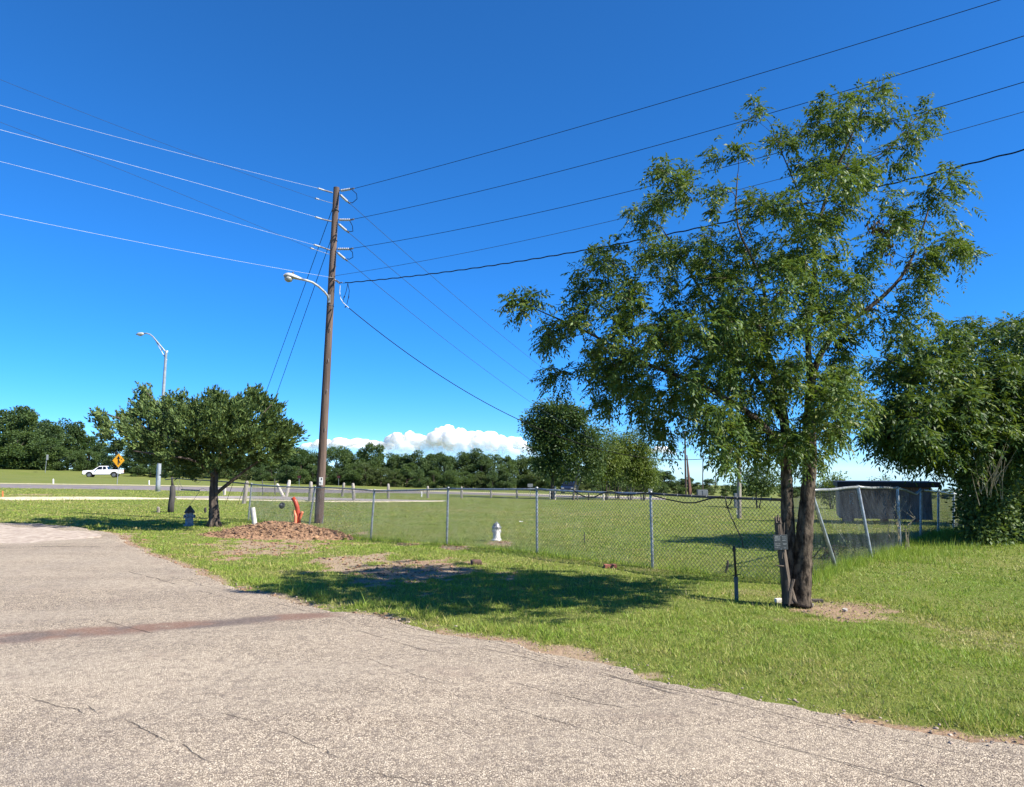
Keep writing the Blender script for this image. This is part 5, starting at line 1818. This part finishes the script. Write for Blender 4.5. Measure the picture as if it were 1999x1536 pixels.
esb = gnd(88, 923)
es = thing('edge_on_sign', 'grey road sign seen nearly edge-on at the far left', 'road sign', esb)
mb = MB()
mb.tube([esb, at(91.5, 890, esb.y)], .05, 6)
mb.build('post', 'galv', es, local=False)
mb = MB()
mb.quadbox(at(92.5, 892.5, esb.y), (.03, 1.2, .95), Matrix.Rotation(R(16), 3, 'Z'))
mb.build('panel', 'sign_back', es, local=False)
for (px_, lab) in [(584, 'small maroon sign on a post left of the utility pole'), (661, 'small maroon sign on a post right of the utility pole')]:
    b = gnd(px_, 948)
    o = thing('maroon_sign', lab, 'sign', b)
    mb = MB()
    mb.tube([b, at(px_, 933, b.y)], .03, 6)
    mb.build('post', 'galv', o, local=False)
    mb = MB()
    mb.quadbox(at(px_, 931, b.y - .05), (.42, .02, .34))
    mb.build('panel', 'sign_red', o, local=False, bevel=.005)
for (px_, py_, w_, lab) in [(1035, 947.5, 10, 'small blank grey board behind the fence beside the dark round tree'), (1270, 957, 8, 'small grey board behind the fence post under the trees')]:
    b = gnd(px_, 972)
    o = thing('grey_board', lab, 'sign', b)
    mb = MB()
    mb.tube([b, at(px_, py_ + 2, b.y)], .02, 6)
    mb.build('post', 'galv', o, local=False)
    mb = MB()
    mb.quadbox(at(px_, py_, b.y - .03), (w_ / FPX * b.y, .015, 6.5 / FPX * b.y))
    mb.build('panel', 'sign_back', o, local=False, bevel=.004)


# ---------------------------------------------------------------- vehicles
def arc(cx, cz, r, a0, a1, n_=9):
    return [(cx + r * math.cos(a0 + (a1 - a0) * i / n_), cz + r * math.sin(a0 + (a1 - a0) * i / n_)) for i in range(n_ + 1)]


def wheel(parent, x, y, r, w):
    sgn = 1 if y > 0 else -1
    mb = MB()
    mb.tube([(x, y - w / 2, r), (x, y - w * .42, r), (x, y + w * .42, r), (x, y + w / 2, r)], [r * .9, r, r, r * .9], 22)
    wh = mb.build('wheel', 'tyre', parent, smooth=False)
    mb = MB()
    mb.tube([(x, y + sgn * w * .5, r), (x, y + sgn * (w * .5 + .012), r)], [r * .62, r * .55], 18)
    rim = mb.build('rim', 'rim', wh)
    return wh


def loft(mb, low, high):
    """prism between two 4-corner rings"""
    o = len(mb.v)
    mb.v += [tuple(q) for q in low] + [tuple(q) for q in high]
    mb.f += [(o + 3, o + 2, o + 1, o), (o + 4, o + 5, o + 6, o + 7)]
    for i in range(4):
        j = (i + 1) % 4
        mb.f.append((o + i, o + j, o + 4 + j, o + 4 + i))


tkx = at(201, 932, 128).x
tk = Vector((tkx, 128, Hf(tkx, 128)))
trk = thing('pickup_truck', 'white crew-cab pickup truck driving left on the far road', 'pickup truck', tk, math.pi + R(14))
trk.scale = (1.0, 1.0, 1.0)
mb = MB()
ra = .5
low = [(-2.9, .62), (-2.35 - .2, .62)] + arc(-1.85, .42, ra, math.pi * .87, math.pi * .13) + [(-1.3, .5), (1.35, .5)] + arc(1.88, .42, ra, math.pi * .87, math.pi * .13) + [(2.4, .5), (2.75, .5), (2.9, .62), (2.92, 1.0), (2.84, 1.13), (1.35, 1.2), (1.3, 1.22), (-.75, 1.22), (-.8, 1.3), (-2.92, 1.3)]
mb.prism(low, -.98, .98)
mb.build('body', 'truck_white', trk, bevel=.035)
mb = MB()
loft(mb, [(-.85, -.94, 1.2), (1.4, -.94, 1.18), (1.4, .94, 1.18), (-.85, .94, 1.2)], [(-.62, -.76, 1.9), (.45, -.74, 1.9), (.45, .74, 1.9), (-.62, .76, 1.9)])
mb.build('cab', 'truck_white', trk, bevel=.05)
for sg_ in (-1, 1):
    mb = MB()
    f = lambda x_, z_: (x_, sg_ * (.945 + .006 - (z_ - 1.2) / .7 * .185), z_)
    mb.quad(f(-.02, 1.3), f(.98, 1.3), f(.52, 1.78), f(-.02, 1.82))
    mb.quad(f(-.66, 1.32), f(-.1, 1.3), f(-.1, 1.82), f(-.56, 1.82))
    mb.build('side_window', 'glass', trk)
    mb = MB()
    mb.quadbox((.85, sg_ * 1.06, 1.28), (.12, .22, .16))
    mb.build('wing_mirror', 'black', trk, bevel=.02)
    mb = MB()
    mb.quadbox((2.86, sg_ * .78, .93), (.12, .3, .2))
    mb.build('headlight', 'headlight', trk, bevel=.02)
    mb = MB()
    mb.quadbox((-2.9, sg_ * .88, 1.05), (.08, .16, .36))
    mb.build('tail_light', 'taillight', trk, bevel=.01)
    for x_ in (-1.85, 1.88):
        wheel(trk, x_, sg_ * .86, .42, .28)
        mb = MB()
        mb.tube([(x_ + .52 * math.cos(a_), sg_ * .985, .42 + .52 * math.sin(a_)) for a_ in np.linspace(.2, math.pi - .2, 11)], .045, 6)
        mb.build('wheel_arch', 'black', trk)
mb = MB()
mb.quad((1.375, -.8, 1.25), (1.375, .8, 1.25), (.505, .68, 1.86), (.505, -.68, 1.86))
mb.v = [(a_ + .03, b_, c_ + .02) for a_, b_, c_ in mb.v]
mb.build('windscreen', 'glass', trk)
mb = MB()
mb.quad((-.85, .75, 1.32), (-.85, -.75, 1.32), (-.66, -.66, 1.82), (-.66, .66, 1.82))
mb.v = [(a_ - .025, b_, c_) for a_, b_, c_ in mb.v]
mb.build('rear_window', 'glass', trk)
mb = MB()
mb.quadbox((2.9, 0, .88), (.1, 1.24, .36))
mb.build('grille', 'grille', trk, bevel=.02)
mb = MB()
mb.quadbox((2.88, 0, .58), (.22, 1.9, .18))
mb.build('front_bumper', 'black', trk, bevel=.03)
mb = MB()
mb.quadbox((-2.96, 0, .62), (.16, 1.8, .16))
mb.build('rear_bumper', 'grille', trk, bevel=.03)
mb = MB()
mb.quadbox((-1.85, 0, 1.305), (1.9, 1.6, .012))
mb.build('bed_cover', 'black', trk)
mb = MB()
mb.quadbox((-.1, 0, .47), (2.7, 1.7, .1))
mb.build('sill', 'black', trk)

cgx = at(1111, 960, 98).x
car = thing('dark_car', 'dark car half hidden behind the pale leaning tree trunk', 'car', (cgx, 98, Hf(cgx, 98)), math.pi + R(80))
mb = MB()
low = [(-2.1, .4), (-1.75, .35)] + arc(-1.3, .33, .38, math.pi * .95, math.pi * .05) + [(-.9, .3), (.95, .3)] + arc(1.35, .33, .38, math.pi * .95, math.pi * .05) + [(1.8, .32), (2.15, .42), (2.18, .72), (1.9, .86), (1.0, .98), (-1.9, 1.0), (-2.12, .8)]
mb.prism(low, -.88, .88)
mb.build('body', 'car_dark', car, bevel=.04)
mb = MB()
loft(mb, [(-1.9, -.84, .98), (1.05, -.84, .96), (1.05, .84, .96), (-1.9, .84, .98)], [(-1.4, -.64, 1.48), (.2, -.64, 1.48), (.2, .64, 1.48), (-1.4, .64, 1.48)])
mb.build('cab', 'car_dark', car, bevel=.05)
mb = MB()
mb.quad((1.0, -.72, 1.0), (1.0, .72, 1.0), (.24, .6, 1.45), (.24, -.6, 1.45))
mb.v = [(a_ + .04, b_, c_ + .02) for a_, b_, c_ in mb.v]
mb.build('windscreen', 'glass', car)
for sg_ in (-1, 1):
    mb = MB()
    f = lambda x_, z_: (x_, sg_ * (.85 + .006 - (z_ - .98) / .5 * .2), z_)
    mb.quad(f(-1.6, 1.04), f(.75, 1.04), f(.2, 1.43), f(-1.3, 1.43))
    mb.build('side_window', 'glass', car)
    mb = MB()
    mb.quadbox((2.1, sg_ * .6, .7), (.14, .34, .14))
    mb.build('headlight', 'headlight', car, bevel=.02)
    for x_ in (-1.3, 1.35):
        wheel(car, x_, sg_ * .78, .33, .22)
mb = MB()
mb.quadbox((2.17, 0, .52), (.05, .9, .16))
mb.build('grille', 'grille', car)

# ---------------------------------------------------------------- the brown shed behind the right fence
SHD = 28.0
sx0, sx1 = at(1640, 1000, SHD).x, at(1818, 1000, SHD).x
sz0 = at(1700, 1011.5, SHD).z
sz1 = at(1700, 950, SHD).z
szr = at(1700, 940, SHD).z
sgz = Hf((sx0 + sx1) / 2, SHD)
shed = thing('storage_shed', 'low brown ribbed shed with a flat black roof behind the right fence', 'shed', ((sx0 + sx1) / 2, SHD, sgz))
mb = MB()
W_ = sx1 - sx0
nrib = 44
prof = []
for i in range(nrib * 4 + 1):
    x_ = sx0 + W_ * i / (nrib * 4)
    prof.append((x_, SHD + (0, .0, .018, .018)[i % 4]))
dep = 2.5
for i in range(len(prof) - 1):
    (x0, y0), (x1, y1) = prof[i], prof[i + 1]
    mb.quad((x0, y0, sz0), (x1, y1, sz0), (x1, y1, sz1), (x0, y0, sz1))
mb.build('front_wall', 'shed', shed, local=False)
mb = MB()
mb.quadbox(((sx0 + sx1) / 2, SHD + .03 + dep / 2, (sz0 + sz1) / 2), (W_ - .004, dep, sz1 - sz0))
mb.build('side_walls', 'shed', shed, local=False)
mb = MB()
mb.quadbox(((sx0 + sx1) / 2 + .1, SHD + dep / 2 - .1, (sz1 + szr) / 2 + .003), (W_ + .36, dep + .5, szr - sz1))
rf_ = mb.build('roof', 'shed_roof', shed, local=False, bevel=.01)
mb = MB()
mb.quadbox((sx0 - .02, SHD - .01, (sz0 + sz1) / 2), (.05, .06, sz1 - sz0 - .004))
mb.build('corner_trim', 'shed_trim', shed, local=False)
for x_ in (at(1656, 1010, SHD).x, at(1735, 1010, SHD).x + .1, sx1 - .25):
    mb = MB()
    if x_ == at(1656, 1010, SHD).x:
        mb.quadbox((x_, SHD + .15, sz0 - .1 + .001), (.42, .2, .2 + abs(sz0 - .2 - sgz)))
    else:
        mb.quadbox((x_, SHD + dep - .2, (sz0 + sgz) / 2 - .02), (.3, .2, abs(sz0 - sgz) + .1))
    mb.build('support_block', 'shed', shed, local=False)
for ch, zc in (('C', at(1660, 967, SHD).z), ('K', at(1660, 978, SHD).z)):
    cu = bpy.data.curves.new('letter', 'FONT')
    cu.body = ch
    cu.size = .26
    cu.extrude = .002
    to = bpy.data.objects.new('letter', cu)
    COL.objects.link(to)
    bpy.context.view_layer.update()
    dg = bpy.context.evaluated_depsgraph_get()
    me = bpy.data.meshes.new_from_object(to.evaluated_get(dg))
    bpy.data.objects.remove(to)
    me.transform(Matrix.Translation((at(1657.5, 967, SHD).x, SHD - .012, zc - .1)) @ Matrix.Rotation(math.pi / 2, 4, 'X'))
    me.transform(parent_world(shed).inverted())
    me.materials.append(M['chalk'])
    lo_ = bpy.data.objects.new('painted_letter', me)
    COL.objects.link(lo_)
    lo_.parent = shed

shed_turn = R(-20)
shed.rotation_euler[2] = shed_turn
shed.scale = (.9, 1, 1)
hw_ = (sx1 - sx0) / 2 * .9
shed.location = (sx0 + hw_ * math.cos(shed_turn), SHD + hw_ * math.sin(shed_turn), sgz)

# ---------------------------------------------------------------- service post, far poles, boxes on the right
sv = thing('service_post', 'grey wooden service post with a meter box, seen below the tree canopy', 'post', gp)
gpd = gp.y
mb = MB()
mb.tube([gp + Vector((0, 0, -.1)), at(1443, 960, gpd), at(1442, 900, gpd), at(1442, 880, gpd)], [.088, .086, .082, .08], 12, True, .03)
mb.build('shaft', 'post_wood', sv, local=False)
mb = MB()
mb.quadbox(at(1436.2, 977, gpd + .02), (.1, .16, .58))
mb.build('meter_box', 'box_grey', sv, local=False, bevel=.008)
mb = MB()
mb.tube([at(1438, 995, gpd - .05), at(1438.5, 1004, gpd - .05)], .012, 6)
mb.build('conduit', 'white_tag', sv, local=False)
mb = MB()
mb.tube([at(1440, 885, gpd), at(1436, 896, gpd - .05), at(1430, 906, gpd - .05), at(1425, 900, gpd - .05), at(1423, 888, gpd)], .009, 6)
mb.build('weatherhead_loop', 'wire_dark', sv, local=False)
mb = MB()
mb.lathe(at(1443, 973, gpd) - Vector((0, 0, .01)), [(.089, 0), (.093, .0), (.093, .03), (.089, .03)], 12)
mb.build('white_band', 'white_tag', sv, local=False)


def far_pole(label, px0, py0, px1, py1, d, w, brown=False):
    x = at(px0, py0, d).x
    z = Hf(x, d)
    o = thing('distant_pole', label, 'utility pole', (x, d, z), 0, 'distant utility poles')
    t = at(px1, py1, d)
    mb = MB()
    r = w / 2 / FPX * d
    mb.tube([Vector((x, d, z - .3)), t], [r, r * .7], 8)
    mb.build('shaft', 'pole_wood', o, local=False)
    return o


o = far_pole('tallest distant utility pole with small crossarm brackets right of the clump', 1339, 970, 1337, 842, FD, 4.4)
for py_ in (843, 855, 867):
    mb = MB()
    mb.tube([at(1337.5, py_, FD), at(1332, py_ + .5, FD)], .05, 5)
    mb.build('bracket', 'steel', o, local=False)
mb = MB()
mb.tube([at(1334.8, 879, FD), at(1334.8, 885, FD)], [.14, .14], 8)
mb.build('transformer', 'box_grey', o, local=False)
mb = MB()
mb.tube([at(1347, 968, FD), at(1341, 888, FD)], [.34, .08], 7, True, .2)
vo_ = mb.build('vine_growth', 'brick', o, local=False)
vo_.data.materials[0] = mat('rust_vine', (0.14, 0.07, 0.05), (0.08, 0.045, 0.035), 2, .9, .5)
o2 = far_pole('middle distant utility pole left of the service post', 1371.5, 970, 1372.5, 884, 150, 2.4)
o3 = far_pole('smallest distant utility pole nearest the service post', 1395.5, 970, 1397.5, 917, 175, 2.2)
for A_, B_, mid, lab in [((1339, 848, FD), (1372, 890, 150), (1352, 874), 'thin wire hanging between the two nearer distant poles'), ((1372, 888, 150), (1397, 919, 175), (1383, 912), 'thin wire hanging between the two farther distant poles')]:
    wire('power_line', lab, at(*A_), at(*B_), mid, .02, 'wire_thin')
bxp = at(1371, 966, 112)
bxz = Hf(bxp.x, 112)
ubx = thing('utility_cabinet', 'pale grey cabinet on the ground between the distant poles', 'cabinet', (bxp.x, 112, bxz))
mb = MB()
hb_ = at(1371, 956, 112).z - bxz
mb.quadbox((0, 0, hb_ / 2), (1.5, .7, hb_))
mb.build('housing', 'box_grey', ubx, bevel=.03)
mb = MB()
mb.quadbox((0, -.37, hb_ * .5), (.03, .04, hb_ * .85))
mb.build('door_seam', 'steel', ubx)

# ---------------------------------------------------------------- clouds: lit lumps of vapour far away
m, n, l, p = new_mat('cloud_white')
tc = n.new('ShaderNodeTexCoord')
sx_ = n.new('ShaderNodeSeparateXYZ')
l.new(tc.outputs['Generated'], sx_.inputs[0])
nz = noise_n(n, l, tc.outputs['Object'], 0.02, 6, .6)
fade = math_n(n, l, 'ADD', sx_.outputs[2], math_n(n, l, 'MULTIPLY', math_n(n, l, 'SUBTRACT', nz, .5), .35))
alpha = maprange(n, l, fade, .2, .85, 0.0, .95)  # horizon haze put into the alpha: cloud fades out towards its base
p.inputs['Base Color'].default_value = (.93, .93, .94, 1)
p.inputs['Subsurface Weight'].default_value = 1.0
p.inputs['Subsurface Radius'].default_value = (1, 1, 1)
p.inputs['Subsurface Scale'].default_value = 110.0
p.inputs['Roughness'].default_value = 1
p.inputs['Specular IOR Level'].default_value = 0
tr = n.new('ShaderNodeBsdfTranslucent')
tr.inputs[0].default_value = (.9, .9, .92, 1)
mx = n.new('ShaderNodeMixShader')
mx.inputs[0].default_value = .2
l.new(p.outputs[0], mx.inputs[1])
l.new(tr.outputs[0], mx.inputs[2])
tp = n.new('ShaderNodeBsdfTransparent')
mx2 = n.new('ShaderNodeMixShader')
l.new(alpha, mx2.inputs[0])
l.new(tp.outputs[0], mx2.inputs[1])
l.new(mx.outputs[0], mx2.inputs[2])
l.new(mx2.outputs[0], n['Material Output'].inputs['Surface'])
M['cloud'] = m


def cloud(label, d, lumps, flat=1.0, seed=1):
    rng = np.random.default_rng(seed)
    ico = bmesh.new()
    bmesh.ops.create_icosphere(ico, subdivisions=4, radius=1)
    bv = np.array([v.co[:] for v in ico.verts])
    bf = np.array([[v.index for v in f.verts] for f in ico.faces])
    ico.free()
    V, Fc = [], []
    for (px, py, r) in lumps:
        c = at(px, py, d)
        rr = r / FPX * d
        ph = rng.uniform(0, 6.28, (6, 3))
        disp = 0
        for k in range(6):
            fr = rng.normal(0, 1, 3) * (1.6 + k * 1.5)
            disp = disp + np.sin(bv @ fr + ph[k, 0]) * .12 / (1 + .5 * k)
        v = bv * (1 + disp[:, None]) * rr * np.array([1, 1, flat])
        V.append(v + np.array(c) + np.array([0, rng.uniform(-.5, .5) * rr * 2, 0]))
        Fc.append(bf + len(bv) * len(Fc))
    V, Fc = np.concatenate(V), np.concatenate(Fc)
    c0 = V.mean(0)
    o = np_mesh('cumulus_cloud', V - c0, Fc, 'cloud', smooth=True)
    rm = o.modifiers.new('union', 'REMESH')
    rm.mode = 'VOXEL'
    rm.voxel_size = 3.2
    rm.use_smooth_shade = True
    dg = bpy.context.evaluated_depsgraph_get()
    me2 = bpy.data.meshes.new_from_object(o.evaluated_get(dg))
    o.modifiers.clear()
    o.data = me2
    o.location = c0
    return tag(o, label, 'cloud', 'clouds on the horizon')


rng = np.random.default_rng(4)
lm = [(763, 868, 22), (775, 855, 12), (790, 872, 18), (812, 862, 17), (800, 852, 11), (830, 870, 20), (850, 856, 16), (862, 846, 14), (877, 842, 13), (880, 858, 20), (897, 852, 16), (905, 870, 22), (920, 855, 15), (938, 860, 18), (955, 855, 15), (965, 868, 18), (978, 862, 13),
      (990, 872, 12), (1000, 860, 9), (1010, 862, 10), (1018, 868, 10), (760, 890, 24), (800, 892, 28), (850, 892, 30), (900, 894, 30), (950, 894, 30), (1000, 892, 26), (1030, 890, 18)]
for k in range(130):
    b_ = lm[rng.integers(0, 21)]
    an = rng.uniform(-.2, 3.4)
    lm.append((b_[0] + math.cos(an) * b_[2] * .8, b_[1] - math.sin(an) * b_[2] * .65, b_[2] * rng.uniform(.15, .42)))
cloud('towering white cumulus cloud above the distant treeline', 3200, lm, .9, 3)
cloud('thin flat cloud bank left of the tall white cumulus', 3400, [(600, 872, 20), (630, 868, 22), (665, 866, 24), (700, 866, 24), (730, 868, 22), (750, 872, 20), (640, 880, 26), (700, 880, 28)], .42, 5)
cloud('small white cloud low between the clump and the distant poles', 3300, [(1272, 884, 9), (1284, 878, 8), (1294, 876, 7), (1300, 884, 9), (1312, 888, 8)], .9, 6)

# ---------------------------------------------------------------- grass, stones
rng = np.random.default_rng(12)


def blades(N, dlo, dhi, dens0, seedname):
    pass


def grass_points(N, d0, d1, ref):
    """ground points in front of the viewer, denser close by"""
    g = np.linspace(d0, d1, 4000)
    pdf = g * np.minimum(1.0, (ref / g) ** 2.05)
    cdf = np.cumsum(pdf)
    cdf /= cdf[-1]
    d = np.interp(rng.random(N), cdf, g)
    x = (rng.random(N) * 2 - 1) * .84 * d
    return x, d


def make_blades(x, y, ln, wd, tint, lean):
    N = len(x)
    z = H(x, y)
    an = rng.uniform(0, 2 * math.pi, N)
    sx_, sy_ = np.cos(an), np.sin(an)
    la = rng.uniform(0, 2 * math.pi, N)
    lx, ly = np.cos(la) * lean * ln, np.sin(la) * lean * ln
    b = np.stack([x, y, z - .006], 1)
    s = np.stack([sx_, sy_, np.zeros(N)], 1) * (wd / 2)[:, None]
    t = b + np.stack([lx, ly, ln * np.sqrt(np.clip(1 - lean ** 2, .05, 1))], 1)
    V = np.stack([b - s, b + s, t], 1).reshape(-1, 3)
    Fc = np.arange(N * 3).reshape(N, 3)
    return V, Fc, np.repeat(tint, 3)


x, y = grass_points(1150000, 4.0, 62, 6.5)
rd = road_depth(x, y)
dm_ = dirt(x, y)
ok = (rd < rng.normal(-.03, .05, len(x))) & (rng.random(len(x)) > np.clip(dm_ * 1.3 - .2, 0, .9)) & ~((rd > -.25) & (rng.random(len(x)) < .45))
x, y = x[ok], y[ok]
mm = mound_h(x, y) < .03
# keep the far strips clear
u_px = CX + x / y * FPX * CP
mm &= ~((y > 30) & (rng.random(len(x)) < .1))
x, y = x[mm], y[mm]
dcam = np.hypot(x, y)
lush = fbm(x * .5, y * .5, 71)
clump = fbm(x * 3.1, y * 3.1, 73)
ln = rng.gamma(6, .0085, len(x)) * (.35 + 1.15 * clump) * (.75 + .45 * lush)
field = (x - 3.95) * .74 + (y - 10.85) * .67 > 0
ln *= np.where(field, .56, .72)
ln *= 1 - .45 * np.clip(dirt(x, y), 0, 1)
ln *= 1 + .9 * (fbm(x * 7, y * 7, 88) > .68)
# longer along the road edge and along the right bank
rd = road_depth(x, y)
ln *= 1 + .55 * np.exp(-((rd + .35) / .3) ** 2) * (fbm(x * 1.7, y * 1.7, 79) > .5)
bank = np.exp(-(((x - 10.3) / 2.4) ** 2 + ((y - 17.0) / 1.6) ** 2))
ln *= 1 + 1.5 * bank
wd = .0078 * np.maximum(1, dcam / 6.5) * rng.uniform(.7, 1.35, len(x))
lean = rng.beta(2.6, 1.3, len(x)) * .985
tint = np.clip(-.15 + .85 * fbm(x * .8, y * .8, 75) + .5 * fbm(x * 4.5, y * 4.5, 76) + rng.normal(0, .2, len(x)) - .35 * np.clip(dirt(x, y) * 1.4, 0, 1) + .25 * bank - .22 * np.exp(-((y - 35) / 4.0) ** 2) * (x > -4) - .1 * (y > 20), 0, 1)

m, n, l, p = new_mat('grass_blades')
ta = n.new('ShaderNodeAttribute')
ta.attribute_name = 'tint'
rp_ = n.new('ShaderNodeValToRGB')
cr = rp_.color_ramp
cr.elements[0].position = 0.0
cr.elements[0].color = (.42, .35, .16, 1)
cr.elements[1].position = 1.0
cr.elements[1].color = (.23, .345, .04, 1)
for pos_, col_ in ((.2, (.35, .34, .095)), (.42, (.265, .315, .06)), (.7, (.19, .285, .04))):
    e = cr.elements.new(pos_)
    e.color = rgba(col_)
l.new(ta.outputs['Fac'], rp_.inputs[0])
l.new(rp_.outputs[0], p.inputs['Base Color'])
p.inputs['Roughness'].default_value = .55
p.inputs['Specular IOR Level'].default_value = .3
tr = n.new('ShaderNodeBsdfTranslucent')
l.new(mixc(n, l, .35, rp_.outputs[0], (.3, .4, .03)), tr.inputs[0])
mx = n.new('ShaderNodeMixShader')
mx.inputs[0].default_value = .35
l.new(p.outputs[0], mx.inputs[1])
l.new(tr.outputs[0], mx.inputs[2])
l.new(mx.outputs[0], n['Material Output'].inputs['Surface'])
M['grass'] = m
V, Fc, ti = make_blades(x, y, ln, wd, tint, lean)
gr = np_mesh('grass', V, Fc, 'grass', None, ti)
tag(gr, 'short mown grass covering the verge and the field', 'grass', kind='stuff')
print('grass blades', len(Fc))
# taller tufts: along the fences, posts, tree foot, and bank
tx, ty = [], []


def tuft_line(a, b, n_, spread):
    t = rng.random(n_)
    tx.append(a[0] + (b[0] - a[0]) * t + rng.normal(0, spread, n_))
    ty.append(a[1] + (b[1] - a[1]) * t + rng.normal(0, spread, n_))


for i in range(len(FB) - 1):
    tuft_line(FB[i], FB[i + 1], 900, .07)
for i in range(len(RB) - 1):
    tuft_line(RB[i], RB[i + 1], 2200, .15)
tuft_line((6.6, 13.2), (11.5, 18.6), 7000, .4)
tuft_line((9.5, 17.0), (12.5, 18.6), 12000, .5)
tx, ty = np.concatenate(tx), np.concatenate(ty)
okk = fbm(tx * 2.2, ty * 2.2, 91) + rng.normal(0, .08, len(tx)) > .42
tx, ty = tx[okk], ty[okk]
nn = len(tx)
V, Fc, ti = make_blades(tx, ty, rng.gamma(6, .018, nn) * (.5 + fbm(tx * 1.5, ty * 1.5, 93)), .009 * rng.uniform(.7, 1.4, nn), np.clip(rng.normal(.72, .2, nn), 0, 1), rng.beta(2, 3, nn) * .8)
tg = np_mesh('tall_grass', V, Fc, 'grass', None, ti)
tag(tg, 'taller bright grass along the foot of the fences', 'grass', kind='stuff')
# loose stones along the road edge and on bare earth
uu = rng.uniform(-19, 3, 2200)
vv = road_edge(uu) + rng.normal(.05, .12, 2200)
gx_ = uu * EU[0] + vv * EV[0]
gy_ = uu * EU[1] + vv * EV[1]
pos = np.stack([gx_, gy_, H(gx_, gy_) + .022], 1)
o = blob_field('loose_gravel', pos, rng.gamma(2.2, .0024, len(gx_)).clip(.002, .014), 'gravel', None, rng)
tag(o, 'loose pale stones scattered along the road edge', 'gravel', kind='stuff')
cx2 = rng.uniform(-9.5, 1.0, 14000)
cy2 = rng.uniform(7.5, 22.0, 14000)
k2 = (dirt(cx2, cy2) > .45) & (road_depth(cx2, cy2) < 0)
cx2, cy2 = cx2[k2], cy2[k2]
o = blob_field('soil_crumbs', np.stack([cx2, cy2, H(cx2, cy2) - .004], 1), rng.gamma(1.6, .008, len(cx2)).clip(.004, .04), 'clod', None, rng, .6)
tag(o, 'crumbs of dry clay scattered over the bare earth patches', 'earth', kind='stuff')
bx_ = rng.uniform(3.0, 6.0, 420)
by_ = rng.uniform(8.0, 9.6, 420)
kk = dirt(bx_, by_) > .5
bx_, by_ = bx_[kk], by_[kk]
o = blob_field('earth_crumbs', np.stack([bx_, by_, H(bx_, by_) + .004], 1), rng.gamma(2.0, .0035, len(bx_)).clip(.003, .022), 'stone_dark', None, rng, .6)
tag(o, 'crumbs of dark earth and bark on the bare patch by the tree', 'earth', kind='stuff')
